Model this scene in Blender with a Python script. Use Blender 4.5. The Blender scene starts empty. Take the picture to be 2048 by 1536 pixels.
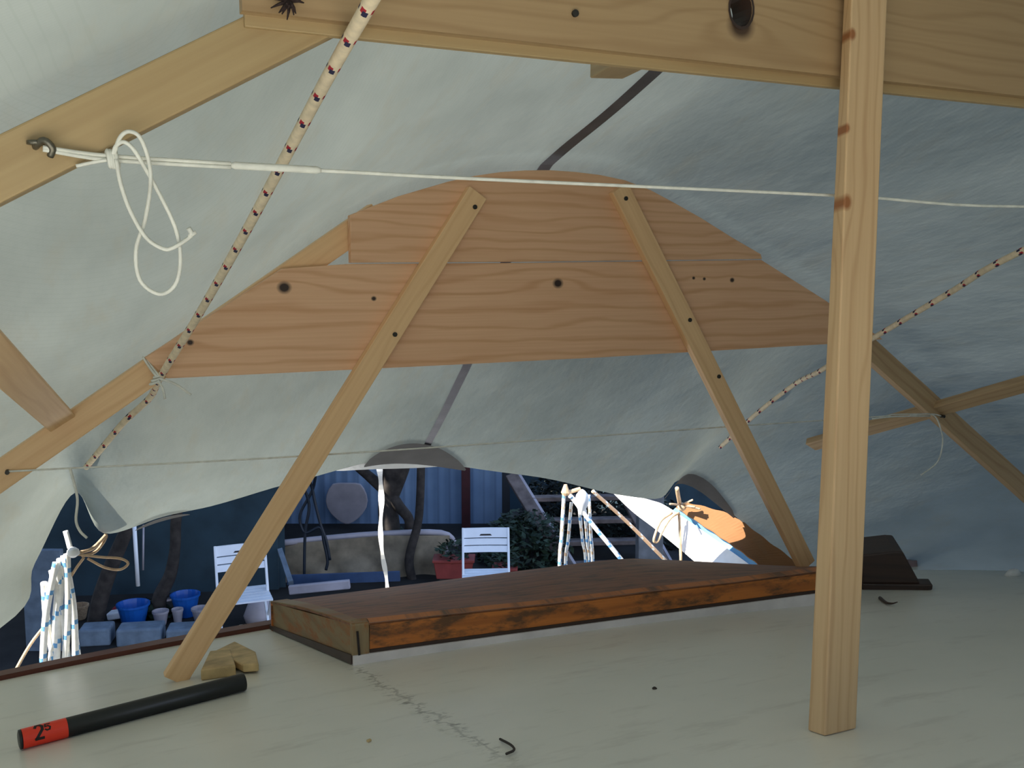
import bpy, math, random
from mathutils import Vector, Matrix, noise
random.seed(7)
R = math.radians
H = 3.25                      # camera height above the yard
F = 1950.0; TH = math.atan(218/1950); YA = R(24.6)

# ------------------------------------------------------------------ camera, sky, sun, exposure
sc = bpy.context.scene
cd = bpy.data.cameras.new('camera'); cam = bpy.data.objects.new('camera', cd)
sc.collection.objects.link(cam); sc.camera = cam
cam.location = (0, 0, H); cam.rotation_euler = (R(90)-TH, 0, -YA)
cd.sensor_width = 36; cd.lens = 36*F/2048; cd.clip_start = .01; cd.clip_end = 200
w = bpy.data.worlds.new('world'); sc.world = w; w.use_nodes = True
wn = w.node_tree; bg = wn.nodes['Background']
tc = wn.nodes.new('ShaderNodeTexCoord'); sx = wn.nodes.new('ShaderNodeSeparateXYZ'); cr = wn.nodes.new('ShaderNodeValToRGB')
wn.links.new(tc.outputs['Generated'], sx.inputs[0]); wn.links.new(sx.outputs[2], cr.inputs[0])
cr.color_ramp.elements[0].position = 0; cr.color_ramp.elements[0].color = (.80, .84, .88, 1)
cr.color_ramp.elements[1].position = .7; cr.color_ramp.elements[1].color = (.26, .45, .85, 1)
wn.links.new(cr.outputs[0], bg.inputs[0]); bg.inputs[1].default_value = 1.15
sd = bpy.data.lights.new('sun', 'SUN'); sd.energy = 9.0; sd.angle = R(.6); sd.color = (1, .93, .82)
sun = bpy.data.objects.new('sun', sd); sc.collection.objects.link(sun)
sun.rotation_euler = Vector((-.74, -.10, .64)).to_track_quat('Z', 'Y').to_euler()
sun.location = (-3, 1, 9)
vs = sc.view_settings; vs.view_transform = 'Standard'; vs.look = 'None'; vs.gamma = 1; vs.use_curve_mapping = False
vs.exposure = 0.85

# ------------------------------------------------------------------ calibration: pixel of the photo -> point on a real plane
def ray(px, py):
    u = (px-1024)/F; v = (768-py)/F
    y = math.cos(TH)+v*math.sin(TH); z = -math.sin(TH)+v*math.cos(TH)
    c, s = math.cos(YA), math.sin(YA)
    return Vector((u*c+y*s, -u*s+y*c, z)), y
def dk(a, s): return H - .7608 - .207*(s-1.9) - .015*(a-.95) - .036*(a-.95)**2     # the deck
def P(px, py, s):                                # on the athwartship plane y = s
    r, _ = ray(px, py); v = r*(s/r.y); v.z += H; return v
def G(px, py, h=0.):                             # on the level h above the yard
    r, _ = ray(px, py); v = r*((h-H)/r.z); v.z += H; return v
def Q(px, py, D):                                # at distance D ahead of the camera
    r, y = ray(px, py); v = r*(D/y); v.z += H; return v
def DK(px, py, off=0.):                          # on the deck
    r, _ = ray(px, py); lo, hi = .1, 9
    for _ in range(50):
        m = (lo+hi)/2; q = r*m
        if q.z+H > dk(q.x, q.y)+off: lo = m
        else: hi = m
    v = r*lo; v.z += H; return v

# ------------------------------------------------------------------ materials
def lin(c):
    return tuple((x/255/12.92 if x/255 <= .04045 else ((x/255+.055)/1.055)**2.4) for x in c)+(1,)
class N:
    def __init__(s, name):
        s.m = bpy.data.materials.new(name); s.m.use_nodes = True; s.t = s.m.node_tree
        s.b = s.t.nodes['Principled BSDF']; s.o = s.t.nodes['Material Output']
    def n(s, k, **kw):
        x = s.t.nodes.new('ShaderNode'+k)
        for a, b in kw.items(): setattr(x, a, b)
        return x
    def l(s, a, b): s.t.links.new(a, b)
    def val(s, sock, v):
        if isinstance(v, (int, float)): sock.default_value = v
        else: s.l(v, sock)
    def math(s, op, a, b=0., c=None):
        x = s.n('Math', operation=op); s.val(x.inputs[0], a); s.val(x.inputs[1], b)
        if c is not None: s.val(x.inputs[2], c)
        return x.outputs[0]
    def mix(s, f, a, b, bt='MIX'):
        x = s.n('Mix', data_type='RGBA', blend_type=bt); s.val(x.inputs[0], f)
        for sock, v in ((x.inputs[6], a), (x.inputs[7], b)):
            if isinstance(v, tuple): sock.default_value = v
            else: s.l(v, sock)
        return x.outputs[2]
    def noise(s, co, scale, sv=(1, 1, 1), det=3, rough=.5):
        mp = s.n('Mapping'); mp.inputs['Scale'].default_value = sv; s.l(co, mp.inputs[0])
        x = s.n('TexNoise'); x.inputs['Scale'].default_value = scale; x.inputs['Detail'].default_value = det
        x.inputs['Roughness'].default_value = rough; s.l(mp.outputs[0], x.inputs[0]); return x.outputs[0]
    def ramp(s, f, lo, hi):
        x = s.n('MapRange'); x.inputs[1].default_value = lo; x.inputs[2].default_value = hi; s.val(x.inputs[0], f); return x.outputs[0]
    def bump(s, h, st=.2, d=.002):
        x = s.n('Bump'); x.inputs['Strength'].default_value = st; x.inputs['Distance'].default_value = d
        s.l(h, x.inputs['Height']); s.l(x.outputs[0], s.b.inputs['Normal']); return x.outputs[0]
    def rough(s, v): s.b.inputs['Roughness'].default_value = v; return s
def plain(name, rgb, rough=.6, var=.12, scale=8, metal=0., bump=.15):
    k = N(name); co = k.n('TexCoord').outputs['Object']
    n = k.noise(co, scale, det=4)
    c = lin(rgb); d = tuple(x*(1-var*2) for x in c[:3])+(1,); e = tuple(min(1, x*(1+var)) for x in c[:3])+(1,)
    k.l(k.mix(k.ramp(n, .3, .7), d, e), k.b.inputs['Base Color']); k.rough(rough); k.b.inputs['Metallic'].default_value = metal
    if bump: k.bump(k.noise(co, scale*8), bump)
    return k.m
def wood(name, light, dark, freq=190., knots=(), knotcol=(70, 48, 34), rough=.55, ring=.75, stain=None):
    """pine grain along the member: the attribute 'gc' is (along, across, through) in metres"""
    k = N(name); at = k.n('Attribute', attribute_name='gc'); s = k.n('SeparateXYZ'); k.l(at.outputs['Vector'], s.inputs[0])
    x, y, z = s.outputs
    wn_ = k.noise(at.outputs['Vector'], 3.0, (1, 6, 6), 2)
    fld = k.math('ADD', y, k.math('MULTIPLY', z, .8)); fld = k.math('ADD', fld, k.math('MULTIPLY', wn_, .055))
    core = None
    for kx, ky, kr in knots:
        dx = k.math('DIVIDE', k.math('SUBTRACT', x, kx), 3.0); dy = k.math('SUBTRACT', y, ky)
        d = k.math('SQRT', k.math('ADD', k.math('MULTIPLY', dx, dx), k.math('MULTIPLY', dy, dy)))
        e = k.math('MULTIPLY', k.math('EXPONENT', k.math('DIVIDE', d, -kr*2.0)), kr*3.5)
        fld = k.math('SUBTRACT', fld, e)
        dx3 = k.math('MULTIPLY', dx, 2.6); d2 = k.math('SQRT', k.math('ADD', k.math('MULTIPLY', dx3, dx3), k.math('MULTIPLY', dy, dy)))
        c = k.math('SUBTRACT', 1., k.ramp(d2, kr*.55, kr*1.15))
        core = c if core is None else k.math('MAXIMUM', core, c)
    wv = k.math('SINE', k.math('MULTIPLY', fld, freq*2)); wv = k.ramp(wv, .1, 1.0); wv = k.math('POWER', wv, 2.0)
    fine = k.noise(at.outputs['Vector'], 60, (.06, 3, 3), 3)
    f = k.math('ADD', k.math('MULTIPLY', wv, ring*.6), k.math('MULTIPLY', k.ramp(fine, .35, .7), .28))
    col = k.mix(f, lin(light), lin(dark))
    big = k.noise(at.outputs['Vector'], 5, (.5, 2, 2), 2); col = k.mix(k.math('MULTIPLY', k.ramp(big, .45, .75), .22), col, lin(dark))
    if stain: 
        sn = k.noise(at.outputs['Vector'], 16, (.6, 1.6, 1.6), 5, .7); col = k.mix(k.ramp(sn, .48, .62), col, lin(stain))
    if core is not None: col = k.mix(core, col, lin(knotcol))
    k.l(col, k.b.inputs['Base Color']); k.rough(rough); k.bump(fine, .12, .001)
    return k.m

pine = wood('pine', (176, 152, 110), (152, 124, 84), 90, ring=.5)
pine_pale = wood('pine_pale', (240, 200, 150), (216, 166, 116), 120, ring=.5)
pine_far_low = wood('pine_lower_plank', (234, 188, 148), (204, 146, 102), 95, ((.232, .163, .012), (.825, .169, .011), (.41, .14, .005), (1.18, .18, .004), (1.21, .178, .004), (1.29, .175, .006), (.055, .062, .006)), (52, 34, 26))
pine_far_up = wood('pine_upper_plank', (232, 186, 146), (202, 146, 102), 130, ((1.31, .06, .004), (.62, .1, .004)))
pine_near = wood('pine_near_plank', (172, 144, 106), (148, 118, 82), 150, ((.535, .04, .015),), (70, 50, 34))
pine_grey = wood('pine_weathered', (196, 166, 126), (164, 130, 92), 150)
varnish = wood('varnished_teak', (204, 122, 54), (140, 78, 36), 60, stain=(104, 70, 44), rough=.45)
varnish_top = wood('weathered_teak_top', (150, 102, 78), (118, 78, 56), 60, stain=(104, 78, 64), rough=.6)
bare = wood('bare_grey_teak', (150, 130, 96), (116, 94, 64), 60, stain=(150, 96, 46))
darkwood = wood('dark_stained_wood', (62, 44, 36), (40, 30, 26), 90, rough=.5)
mahog = wood('mahogany_trim', (98, 48, 34), (66, 34, 26), 90, rough=.4)

def tarp_mat(name, a, b, trans=.5, gain=1.):
    k = N(name); tcn = k.n('TexCoord'); co = tcn.outputs['Object']
    s1 = k.noise(co, 2.2, (1, .6, 1), 5, .6); col = k.mix(k.ramp(s1, .3, .72), lin(a), lin(b))
    s2 = k.noise(co, 9, (2.5, .5, 1), 5, .65); col = k.mix(k.math('MULTIPLY', k.ramp(s2, .52, .72), .2), col, lin((132, 122, 98)))
    # woven reinforcement threads
    uv = k.n('UVMap').outputs[0]; s = k.n('SeparateXYZ'); k.l(uv, s.inputs[0])
    g = None
    for i in (0, 1):
        fr = k.math('FRACT', k.math('MULTIPLY', s.outputs[i], 160)); e = k.math('LESS_THAN', fr, .16)
        g = e if g is None else k.math('MAXIMUM', g, e)
    col = k.mix(k.math('MULTIPLY', g, .12), col, lin((110, 118, 108)))
    dn = k.noise(co, 5, (2.2, .8, 1.6), 4, .55)
    nb = k.n('Bump'); nb.inputs['Strength'].default_value = .3; nb.inputs['Distance'].default_value = .02; k.l(dn, nb.inputs['Height'])
    df = k.n('BsdfDiffuse'); tr = k.n('BsdfTranslucent'); mx = k.n('MixShader'); mx.inputs[0].default_value = trans
    for q in (df, tr): k.l(col, q.inputs[0]); k.l(nb.outputs[0], q.inputs['Normal'])
    k.l(df.outputs[0], mx.inputs[1]); k.l(tr.outputs[0], mx.inputs[2]); k.l(mx.outputs[0], k.o.inputs[0]); k.t.nodes.remove(k.b)
    return k.m
M_tarp = tarp_mat('tarpaulin', (142, 148, 140), (118, 124, 117), .215)
M_tan = tarp_mat('tan_canvas', (160, 114, 74), (146, 100, 64), .3)
M_tape = plain('grey_seam_tape', (106, 104, 110), .6, .1, 20)
M_patch = plain('dark_grey_patch', (70, 68, 66), .8, .12, 14)
M_white = plain('white_cloth', (238, 238, 236), .7, .04, 20)
M_blue = plain('light_blue_stripe', (120, 180, 226), .6, .05)
M_cord = plain('white_cord', (226, 226, 216), .8, .08, 60)
M_string = plain('tan_string', (196, 166, 132), .85, .15, 60)
M_rope = plain('cream_rope', (236, 218, 188), .85, .08, 90, bump=.1)
M_red = plain('rope_red', (176, 30, 48), .8, .05)
M_navy = plain('rope_navy', (38, 38, 74), .8, .05)
M_rw = plain('white_rope', (232, 230, 222), .8, .06, 80)
M_rb = plain('rope_blue', (96, 150, 196), .8, .05)
M_rtan = plain('rope_tan', (206, 170, 136), .8, .05)
M_metal = plain('dull_steel', (120, 116, 104), .4, .1, 60, .9)
M_screw = plain('dark_screw', (62, 60, 56), .5, .1, 60, .6)
M_black = plain('black_rubber', (26, 30, 32), .38, .1, 30, bump=.05)
M_orange = plain('red_orange_band', (250, 66, 40), .4, .04)
M_ink = plain('black_ink', (30, 22, 22), .6, .05)
M_plas = plain('white_plastic', (236, 240, 246), .4, .03)
M_hull = plain('white_hull_paint', (216, 218, 216), .35, .04)
M_basewhite = plain('white_painted_runner', (226, 220, 218), .6, .08, 16)
M_concrete = plain('concrete', (120, 122, 124), .9, .2, 6)
M_kerb = plain('grey_kerb_stone', (118, 134, 150), .9, .15, 9)
M_ground = plain('yard_ground', (36, 35, 34), .95, .35, 3)
M_bark = plain('dark_bark', (60, 54, 50), .9, .3, 12)
M_leaf = plain('leaf_green', (38, 58, 40), .7, .35, 5, bump=0)
M_leaf2 = plain('leaf_dark', (26, 38, 32), .7, .35, 5, bump=0)
M_bluepl = plain('blue_plastic', (24, 92, 180), .35, .08)
M_redpl = plain('terracotta_red', (150, 62, 56), .6, .12)
M_redp = plain('dark_red_paint', (70, 24, 32), .5, .15)
M_canvas = plain('beige_canvas_cover', (140, 128, 108), .85, .25, 5)
M_oldwood = plain('weathered_lumber', (116, 104, 100), .9, .25, 8)
M_cable = plain('dark_cable', (26, 36, 48), .5, .1)
M_ply = plain('raw_scrap_wood', (206, 178, 128), .7, .2, 22)
M_wallL = plain('dark_wall', (50, 72, 84), .9, .2, 2.5)
M_palegl = plain('pale_grey', (176, 170, 178), .5, .12, 4)
def corrugated():
    k = N('blue_grey_siding'); co = k.n('TexCoord').outputs['Object']; s = k.n('SeparateXYZ'); k.l(co, s.inputs[0])
    wv = k.math('SINE', k.math('MULTIPLY', s.outputs[0], 42)); n = k.noise(co, 2.5, det=4)
    col = k.mix(k.ramp(n, .3, .7), lin((118, 148, 186)), lin((134, 164, 200)))
    col = k.mix(k.math('MULTIPLY', k.ramp(wv, .7, 1), .35), col, lin((84, 108, 142)))
    k.l(col, k.b.inputs['Base Color']); k.rough(.75); k.bump(wv, .5, .01); return k.m
M_wall = corrugated()
def deck_mat():
    k = N('deck_paint'); co = k.n('TexCoord').outputs['Object']; s = k.n('SeparateXYZ'); k.l(co, s.inputs[0])
    n = k.noise(co, 3, (1, 1, 1), 5, .6); col = k.mix(k.ramp(n, .3, .7), lin((236, 234, 224)), lin((224, 224, 214)))
    n2 = k.noise(co, 14, (.5, 1.6, 1), 5, .65); col = k.mix(k.math('MULTIPLY', k.ramp(n2, .55, .75), .25), col, lin((140, 132, 118)))
    # the cracked seam running forward, with scuffs round it
    wob = k.math('MULTIPLY', k.math('SUBTRACT', k.noise(co, 22, (1, 1, 1), 3), .5), .05)
    d = k.math('ABSOLUTE', k.math('ADD', k.math('SUBTRACT', s.outputs[0], .457), wob))
    line = k.math('SUBTRACT', 1., k.ramp(d, .0008, .0035))
    smear = k.math('MULTIPLY', k.math('SUBTRACT', 1., k.ramp(d, .003, .022)), k.ramp(k.noise(co, 48, (1, 1.8, 1), 5, .7), .52, .62))
    lim = k.math('MULTIPLY', k.math('SUBTRACT', 1., k.ramp(s.outputs[1], 1.66, 1.72)), k.ramp(s.outputs[1], .95, 1.1))
    f = k.math('MULTIPLY', k.math('MAXIMUM', k.math('MULTIPLY', line, .55), smear), lim)
    col = k.mix(k.math('MULTIPLY', f, .75), col, lin((98, 98, 84)))
    d2 = k.math('ABSOLUTE', k.math('ADD', k.math('SUBTRACT', s.outputs[0], .444), wob))
    pale = k.math('MULTIPLY', k.math('SUBTRACT', 1., k.ramp(d2, .001, .009)), k.ramp(k.noise(co, 30, (1, 2, 1), 4), .48, .56))
    pale = k.math('MULTIPLY', pale, k.math('SUBTRACT', 1., k.ramp(s.outputs[1], 1.3, 1.4)))
    col = k.mix(k.math('MULTIPLY', pale, .5), col, lin((214, 214, 198)))
    k.l(col, k.b.inputs['Base Color']); k.rough(.32); k.bump(n2, .08, .002)
    k.b.inputs['Specular IOR Level'].default_value = .35
    return k.m
M_deck = deck_mat()

# ------------------------------------------------------------------ mesh helpers (all geometry in world metres)
class MB:
    def __init__(s): s.v = []; s.f = []; s.mi = []; s.gc = []; s.uv = {}
    def add(s, vs_, fs, mi=0, gc=None):
        o = len(s.v); s.v += [Vector(p) for p in vs_]; s.gc += list(gc) if gc else [Vector(p) for p in vs_]
        s.f += [tuple(i+o for i in f) for f in fs]; s.mi += [mi]*len(fs) if isinstance(mi, int) else list(mi)
        return s
    def build(s, name, mats, parent=None, bevel=0, smooth=False):
        if not isinstance(mats, (list, tuple)): mats = [mats]
        if parent is None:
            xs = [p.x for p in s.v]; ys = [p.y for p in s.v]; zs = [p.z for p in s.v]
            org = Vector(((min(xs)+max(xs))/2, (min(ys)+max(ys))/2, min(zs)))
        else: org = Vector(parent['_org'])
        me = bpy.data.meshes.new(name); me.from_pydata([p-org for p in s.v], [], s.f)
        for m in mats: me.materials.append(m)
        me.polygons.foreach_set('material_index', s.mi)
        if smooth: me.polygons.foreach_set('use_smooth', [True]*len(s.f))
        at = me.attributes.new('gc', 'FLOAT_VECTOR', 'POINT'); at.data.foreach_set('vector', [c for g in s.gc for c in g])
        if s.uv:
            ul = me.uv_layers.new(name='UVMap')
            for lp in me.loops: ul.data[lp.index].uv = s.uv.get(lp.vertex_index, (0, 0))
        me.update(); o = bpy.data.objects.new(name, me); sc.collection.objects.link(o)
        if parent is None: o.location = org
        else: o.parent = parent
        o['_org'] = tuple(org)
        if bevel:
            b = o.modifiers.new('bevel', 'BEVEL'); b.width = bevel; b.segments = 2; b.limit_method = 'ANGLE'
        return o
def fixnorm(m, name='x'):
    return m
def bar(m, p0, p1, w_, t_, side, mi=0, gx=0., taper=1.):
    """box from p0 to p1; w_ measured along 'side', t_ through"""
    p0, p1 = Vector(p0), Vector(p1); ax = (p1-p0); L = ax.length; ax.normalize()
    sd_ = Vector(side); sd_ = (sd_-ax*sd_.dot(ax)).normalized(); th = ax.cross(sd_)
    n = 6; V = []; Gc = []; Fc = []
    for i in range(n+1):
        q = p0+ax*L*i/n; k = 1+(taper-1)*i/n
        for a, b in ((-1, -1), (1, -1), (1, 1), (-1, 1)):
            V.append(q+sd_*a*w_/2*k+th*b*t_/2*k); Gc.append(Vector((gx+L*i/n, a*w_/2, gx+b*t_/2)))
    for i in range(n):
        for j in range(4): a = i*4+j; b = i*4+(j+1) % 4; Fc.append((a, b, b+4, a+4))
    Fc += [(3, 2, 1, 0), (n*4, n*4+1, n*4+2, n*4+3)]
    return m.add(V, Fc, mi, Gc)
def smoothpts(pts, k=6):
    pts = [Vector(p) for p in pts]
    if len(pts) < 3: return pts
    q = [pts[0]*2-pts[1]]+pts+[pts[-1]*2-pts[-2]]; out = []
    for i in range(1, len(q)-2):
        a, b, c, d = q[i-1:i+3]
        for j in range(k):
            t = j/k; out.append(.5*((2*b)+(c-a)*t+(2*a-5*b+4*c-d)*t*t+(3*b-a-3*c+d)*t**3))
    return out+[pts[-1]]
def tube(m, pts, r, n=8, mi=0, smooth=0, r1=None, mif=None):
    pts = smoothpts(pts, smooth) if smooth else [Vector(p) for p in pts]
    N_ = len(pts); V = []; Fc = []; mis = []; up = Vector((0, 0, 1))
    t0 = (pts[1]-pts[0]).normalized()
    nrm = t0.cross(up if abs(t0.z) < .9 else Vector((1, 0, 0))).normalized()
    for i, p in enumerate(pts):
        t = (pts[min(i+1, N_-1)]-pts[max(i-1, 0)]).normalized()
        nrm = (nrm-t*nrm.dot(t)).normalized(); bn = t.cross(nrm)
        rr = r if r1 is None else r+(r1-r)*i/(N_-1)
        if callable(r): rr = r(i/(N_-1))
        for j in range(n):
            a = 2*math.pi*j/n; V.append(p+nrm*math.cos(a)*rr+bn*math.sin(a)*rr)
    for i in range(N_-1):
        for j in range(n):
            a = i*n+j; b = i*n+(j+1) % n; Fc.append((a, b, b+n, a+n)); mis.append(mif(i, j) if mif else mi)
    Fc += [tuple(range(n-1, -1, -1)), tuple(range((N_-1)*n, N_*n))]; mis += [mi, mi]
    return m.add(V, Fc, mis)
def prism(m, poly, ext, mi=0, gorg=None):
    """polygon (world points) extruded by vector ext; grain runs along x"""
    poly = [Vector(p) for p in poly]; ext = Vector(ext); n = len(poly)
    g0 = Vector(gorg) if gorg else poly[0]
    V = poly+[p+ext for p in poly]; Gc = [Vector((p.x-g0.x, p.z-g0.z, (p-g0).dot(ext.normalized()) if ext.length else 0)) for p in V]
    Fc = [tuple(range(n)), tuple(range(2*n-1, n-1, -1))]+[(i, i+n, (i+1) % n+n, (i+1) % n) for i in range(n)]
    return m.add(V, Fc, mi, Gc)
def lathe(m, c, prof, n=20, mi=0, sx_=1, sy_=1):
    c = Vector(c); V = []; Fc = []
    for r, z in prof:
        for j in range(n): a = 2*math.pi*j/n; V.append(c+Vector((r*math.cos(a)*sx_, r*math.sin(a)*sy_, z)))
    for i in range(len(prof)-1):
        for j in range(n): a = i*n+j; b = i*n+(j+1) % n; Fc.append((a, b, b+n, a+n))
    Fc += [tuple(range(n-1, -1, -1)), tuple(range((len(prof)-1)*n, len(prof)*n))]
    return m.add(V, Fc, mi)
def box(m, c, sz, rz=0, mi=0):
    c = Vector(c); ca, sa = math.cos(rz), math.sin(rz); V = []
    for z in (-.5, .5):
        for x, y in ((-.5, -.5), (.5, -.5), (.5, .5), (-.5, .5)):
            X, Y = x*sz[0], y*sz[1]; V.append(c+Vector((X*ca-Y*sa, X*sa+Y*ca, z*sz[2])))
    return m.add(V, [(3, 2, 1, 0), (4, 5, 6, 7), (0, 1, 5, 4), (1, 2, 6, 5), (2, 3, 7, 6), (3, 0, 4, 7)], mi)
def thing(name, loc):
    o = bpy.data.objects.new(name, None); sc.collection.objects.link(o); o.location = loc; o['_org'] = tuple(loc); o.empty_display_size = .1; return o
def tag(o, label, cat, group=None, kind=None):
    if label: o['label'] = label
    if cat: o['category'] = cat
    if group: o['group'] = group
    if kind: o['kind'] = kind
    return o
CR = Vector((math.cos(YA), -math.sin(YA), 0)); CF = Vector((math.sin(YA), math.cos(YA), 0)); UP = Vector((0, 0, 1))

# ================================================================== SETTING
m = MB(); box(m, (6, 12, -.05), (60, 50, .1)); o = m.build('ground', M_ground); o['kind'] = 'structure'
# deck of the boat: cambered coachroof
m = MB(); A0, A1, S0, S1 = -.80, 2.70, -.30, 2.30
nx, ny = 40, 44; top = []
for j in range(ny+1):
    for i in range(nx+1):
        a = A0+(A1-A0)*i/nx; f = j/ny
        send = 2.315-.075*((a-.5)/1.2)**2*(.55 if a > .5 else .25)-(.10 if a > 2 else .10*max(0, (a-.6)/1.4))
        s = S0+(send-S0)*f; top.append(Vector((a, s, dk(a, s))))
n_ = len(top); V = top+[p-Vector((0, 0, .03)) for p in top]; Fc = []
for j in range(ny):
    for i in range(nx):
        a = j*(nx+1)+i; Fc.append((a, a+1, a+nx+2, a+nx+1)); Fc.append((n_+a, n_+a+nx+1, n_+a+nx+2, n_+a+1))
rim = list(range(nx+1))+[j*(nx+1)+nx for j in range(1, ny+1)]+[ny*(nx+1)+i for i in range(nx-1, -1, -1)]+[j*(nx+1) for j in range(ny-1, 0, -1)]
for q in range(len(rim)): a = rim[q]; b = rim[(q+1) % len(rim)]; Fc.append((b, a, a+n_, b+n_))
m.add(V, Fc)
deck = m.build('boat_deck', M_deck, smooth=False); deck['kind'] = 'structure'
# the object-space texture of the deck wants world metres: keep its origin at the world origin
off = deck.location.copy(); deck.data.transform(Matrix.Translation(off)); deck.location = (0, 0, 0)
front = [top[ny*(nx+1)+i] for i in range(nx+1)]
m = MB(); V = []; Fc = []
S0 = -1.6
hull = [Vector((A0, S0, 0)), Vector((A0, 2.0, 0)), Vector((.95, 2.28, 0)), Vector((A1, 2.0, 0)), Vector((A1, S0, 0))]
V = []
for z, ins in ((2.02, .0), (1.7, -.12), (1.2, .0), (.7, .35), (.35, .75)):
    for p in hull:
        c = Vector((.95, .3, 0)); d = (Vector((p.x, p.y, 0))-c); k = 1-ins/2.0; V.append(c+d*k*(.985)+Vector((0, 0, z)))
for r_ in range(4):
    for i in range(5): a = r_*5+i; b = r_*5+(i+1) % 5; Fc.append((a, a+5, b+5, b))
Fc.append((20, 24, 23, 22, 21)); Fc.append((0, 1, 2, 3, 4)); m.add(V, Fc); o = m.build('boat_hull', M_hull); o['kind'] = 'structure'
m = MB(); box(m, (.95, -.95, 2.04), (3.3, 1.25, .04)); o = m.build('low_bounce_floor', darkwood); o['kind'] = 'structure'  # unseen dark floor added behind the camera to lower the sun bounce
m = MB(); bow = [(-.5, 2.2), (-.25, 2.8), (.2, 3.4), (.95, 4.1), (1.7, 3.4), (2.15, 2.8), (2.4, 2.2)]
V = [Vector((x, y, 1.5)) for x, y in bow]+[Vector((.95+(x-.95)*.6, 2.2+(y-2.2)*.75, .4)) for x, y in bow]
m.add(V, [tuple(range(7)), tuple(range(13, 6, -1))]+[(i, i+7, (i+1) % 7+7, (i+1) % 7) for i in range(7)]); o = m.build('boat_foredeck', M_hull); o['kind'] = 'structure'
# mahogany trim along the forward edge of the deck, left of the hatch and right of it
def trim(i0, i1, name):
    m = MB(); pts = front[i0:i1]
    for k in range(len(pts)-1):
        bar(m, pts[k]+Vector((0, .006, .002)), pts[k+1]+Vector((0, .006, .002)), .022, .03, UP, gx=k*.09)
    o = m.build(name, mahog); o['kind'] = 'structure'; return o
trim(0, 17, 'trim_1')
m = MB(); bar(m, DK(1806, 1131)+Vector((0, 0, .008)), DK(1943, 1126)+Vector((0, 0, .008)), .022, .03, UP); o = m.build('trim_2', mahog); o['kind'] = 'structure'

# ================================================================== TARPAULIN
def col(ctrl): return ctrl
near = [(-1.35, .93, -.72), (-.9, .93, -.385), (-.3, .93, -.03), (.0, .93, .145), (.12, .93, .215), (.2, .93, .262), (.35, .93, .348), (.55, .93, .458), (.75, .93, .53), (.95, .93, .556), (1.15, .93, .53), (1.35, .93, .458), (1.75, .93, .225), (2.2, .93, -.035), (2.75, .93, -.365), (3.2, .93, -.72)]
far = [(-.86, 1.97, -.86), (-.5, 1.97, -.58), (-.2, 1.97, -.365), (-.05, 1.97, -.26), (.05, 1.97, -.192), (.132, 1.97, -.147), (.33, 1.97, -.006), (.519, 1.97, .124), (.73, 1.97, .212), (.96, 1.97, .24), (1.15, 1.97, .226), (1.35, 1.97, .15), (1.6, 1.97, .025), (1.95, 1.97, -.138), (2.533, 1.97, -.535), (3.0, 1.97, -.97)]
ex = [(-.75, 2.3, -1.05), (0, 1255, 2.6), (70, 1125, 2.68), (150, 985, 2.78), (208, 1066, 2.84), (330, 1032, 2.88), (480, 997, 2.9), (650, 946, 2.92), (750, 924, 2.92), (830, 921, 2.92), (930, 933, 2.92), (1130, 966, 2.9), (1310, 998, 2.88), (1385, 968, 2.82), (1606, 1140, 2.95), (3.05, 2.75, -1.38)]
end = [Vector((e[0], e[1], e[2]+H)) if i in (0, 15) else P(*e) for i, e in enumerate(ex)]
near = [Vector(p)+Vector((0, 0, H+(.022 if i not in (8, 9, 10) else .004))) for i, p in enumerate(near)]; far = [Vector(p)+Vector((0, 0, H)) for p in far]
rs_ = [.5, .42, .3, .05, -.35, -.7, -.95, -1.15, -1.2]+[-1.2]*7
rear = [Vector((p.x, rs_[i], p.z+.02)) for i, p in enumerate(near)]     # unseen near left edge cut back, shaped to let daylight in
mid = [(far[i]+end[i])/2+Vector((0, .02, -.065 if 4 < i < 13 else -.02)) for i in range(16)]
nm = [(near[i]+far[i])/2+Vector((0, 0, -.022 if 2 < i < 14 else -.01)) for i in range(16)]
rows_c = [rear, near, nm, far, mid, end]
KC = 8; seg = [8, 8, 8, 8, 8]
def catcol(row): return smoothpts(row, KC)
base_rows = [catcol(r_) for r_ in rows_c]
grid = []
for k in range(5):
    for j in range(seg[k]):
        t = j/seg[k]; grid.append((k+t, [a.lerp(b, t) for a, b in zip(base_rows[k], base_rows[k+1])]))
grid.append((5.0, base_rows[5]))
def wr(p, k):
    f = 1-math.exp(-((k-1)**2)*18) ; f *= 1-math.exp(-((k-3)**2)*18); f *= 1-.6*math.exp(-((k-5)**2)*30)
    n1 = noise.noise(Vector((p.x*3.2, p.y*1.1, p.z*3.2+5))); n2 = noise.noise(Vector((p.x*8, p.y*2.2, p.z*6+1)))
    return (n1*.016+n2*.006)*f
NC = len(base_rows[0]); m = MB(); V = []
for k, row in grid:
    for p in row: V.append(p+Vector((0, 0, wr(p, k))))
Fc = []
for j in range(len(grid)-1):
    for i in range(NC-1): a = j*NC+i; Fc.append((a, a+NC, a+NC+1, a+1))
m.add(V, Fc)
for j in range(len(grid)):
    for i in range(NC): p = V[j*NC+i]; m.uv[j*NC+i] = (math.hypot(p.x, p.z-H-.3)*(1 if p.x > .95 else -1), p.y)
tarp_root = thing('tarpaulin', (.95, 1.5, H-.8))
tag(tarp_root, 'translucent grey-white tarpaulin tent stretched over the wooden frames above the deck', 'tarpaulin')
o = m.build('cover_sheet', M_tarp, tarp_root, smooth=True)
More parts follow.
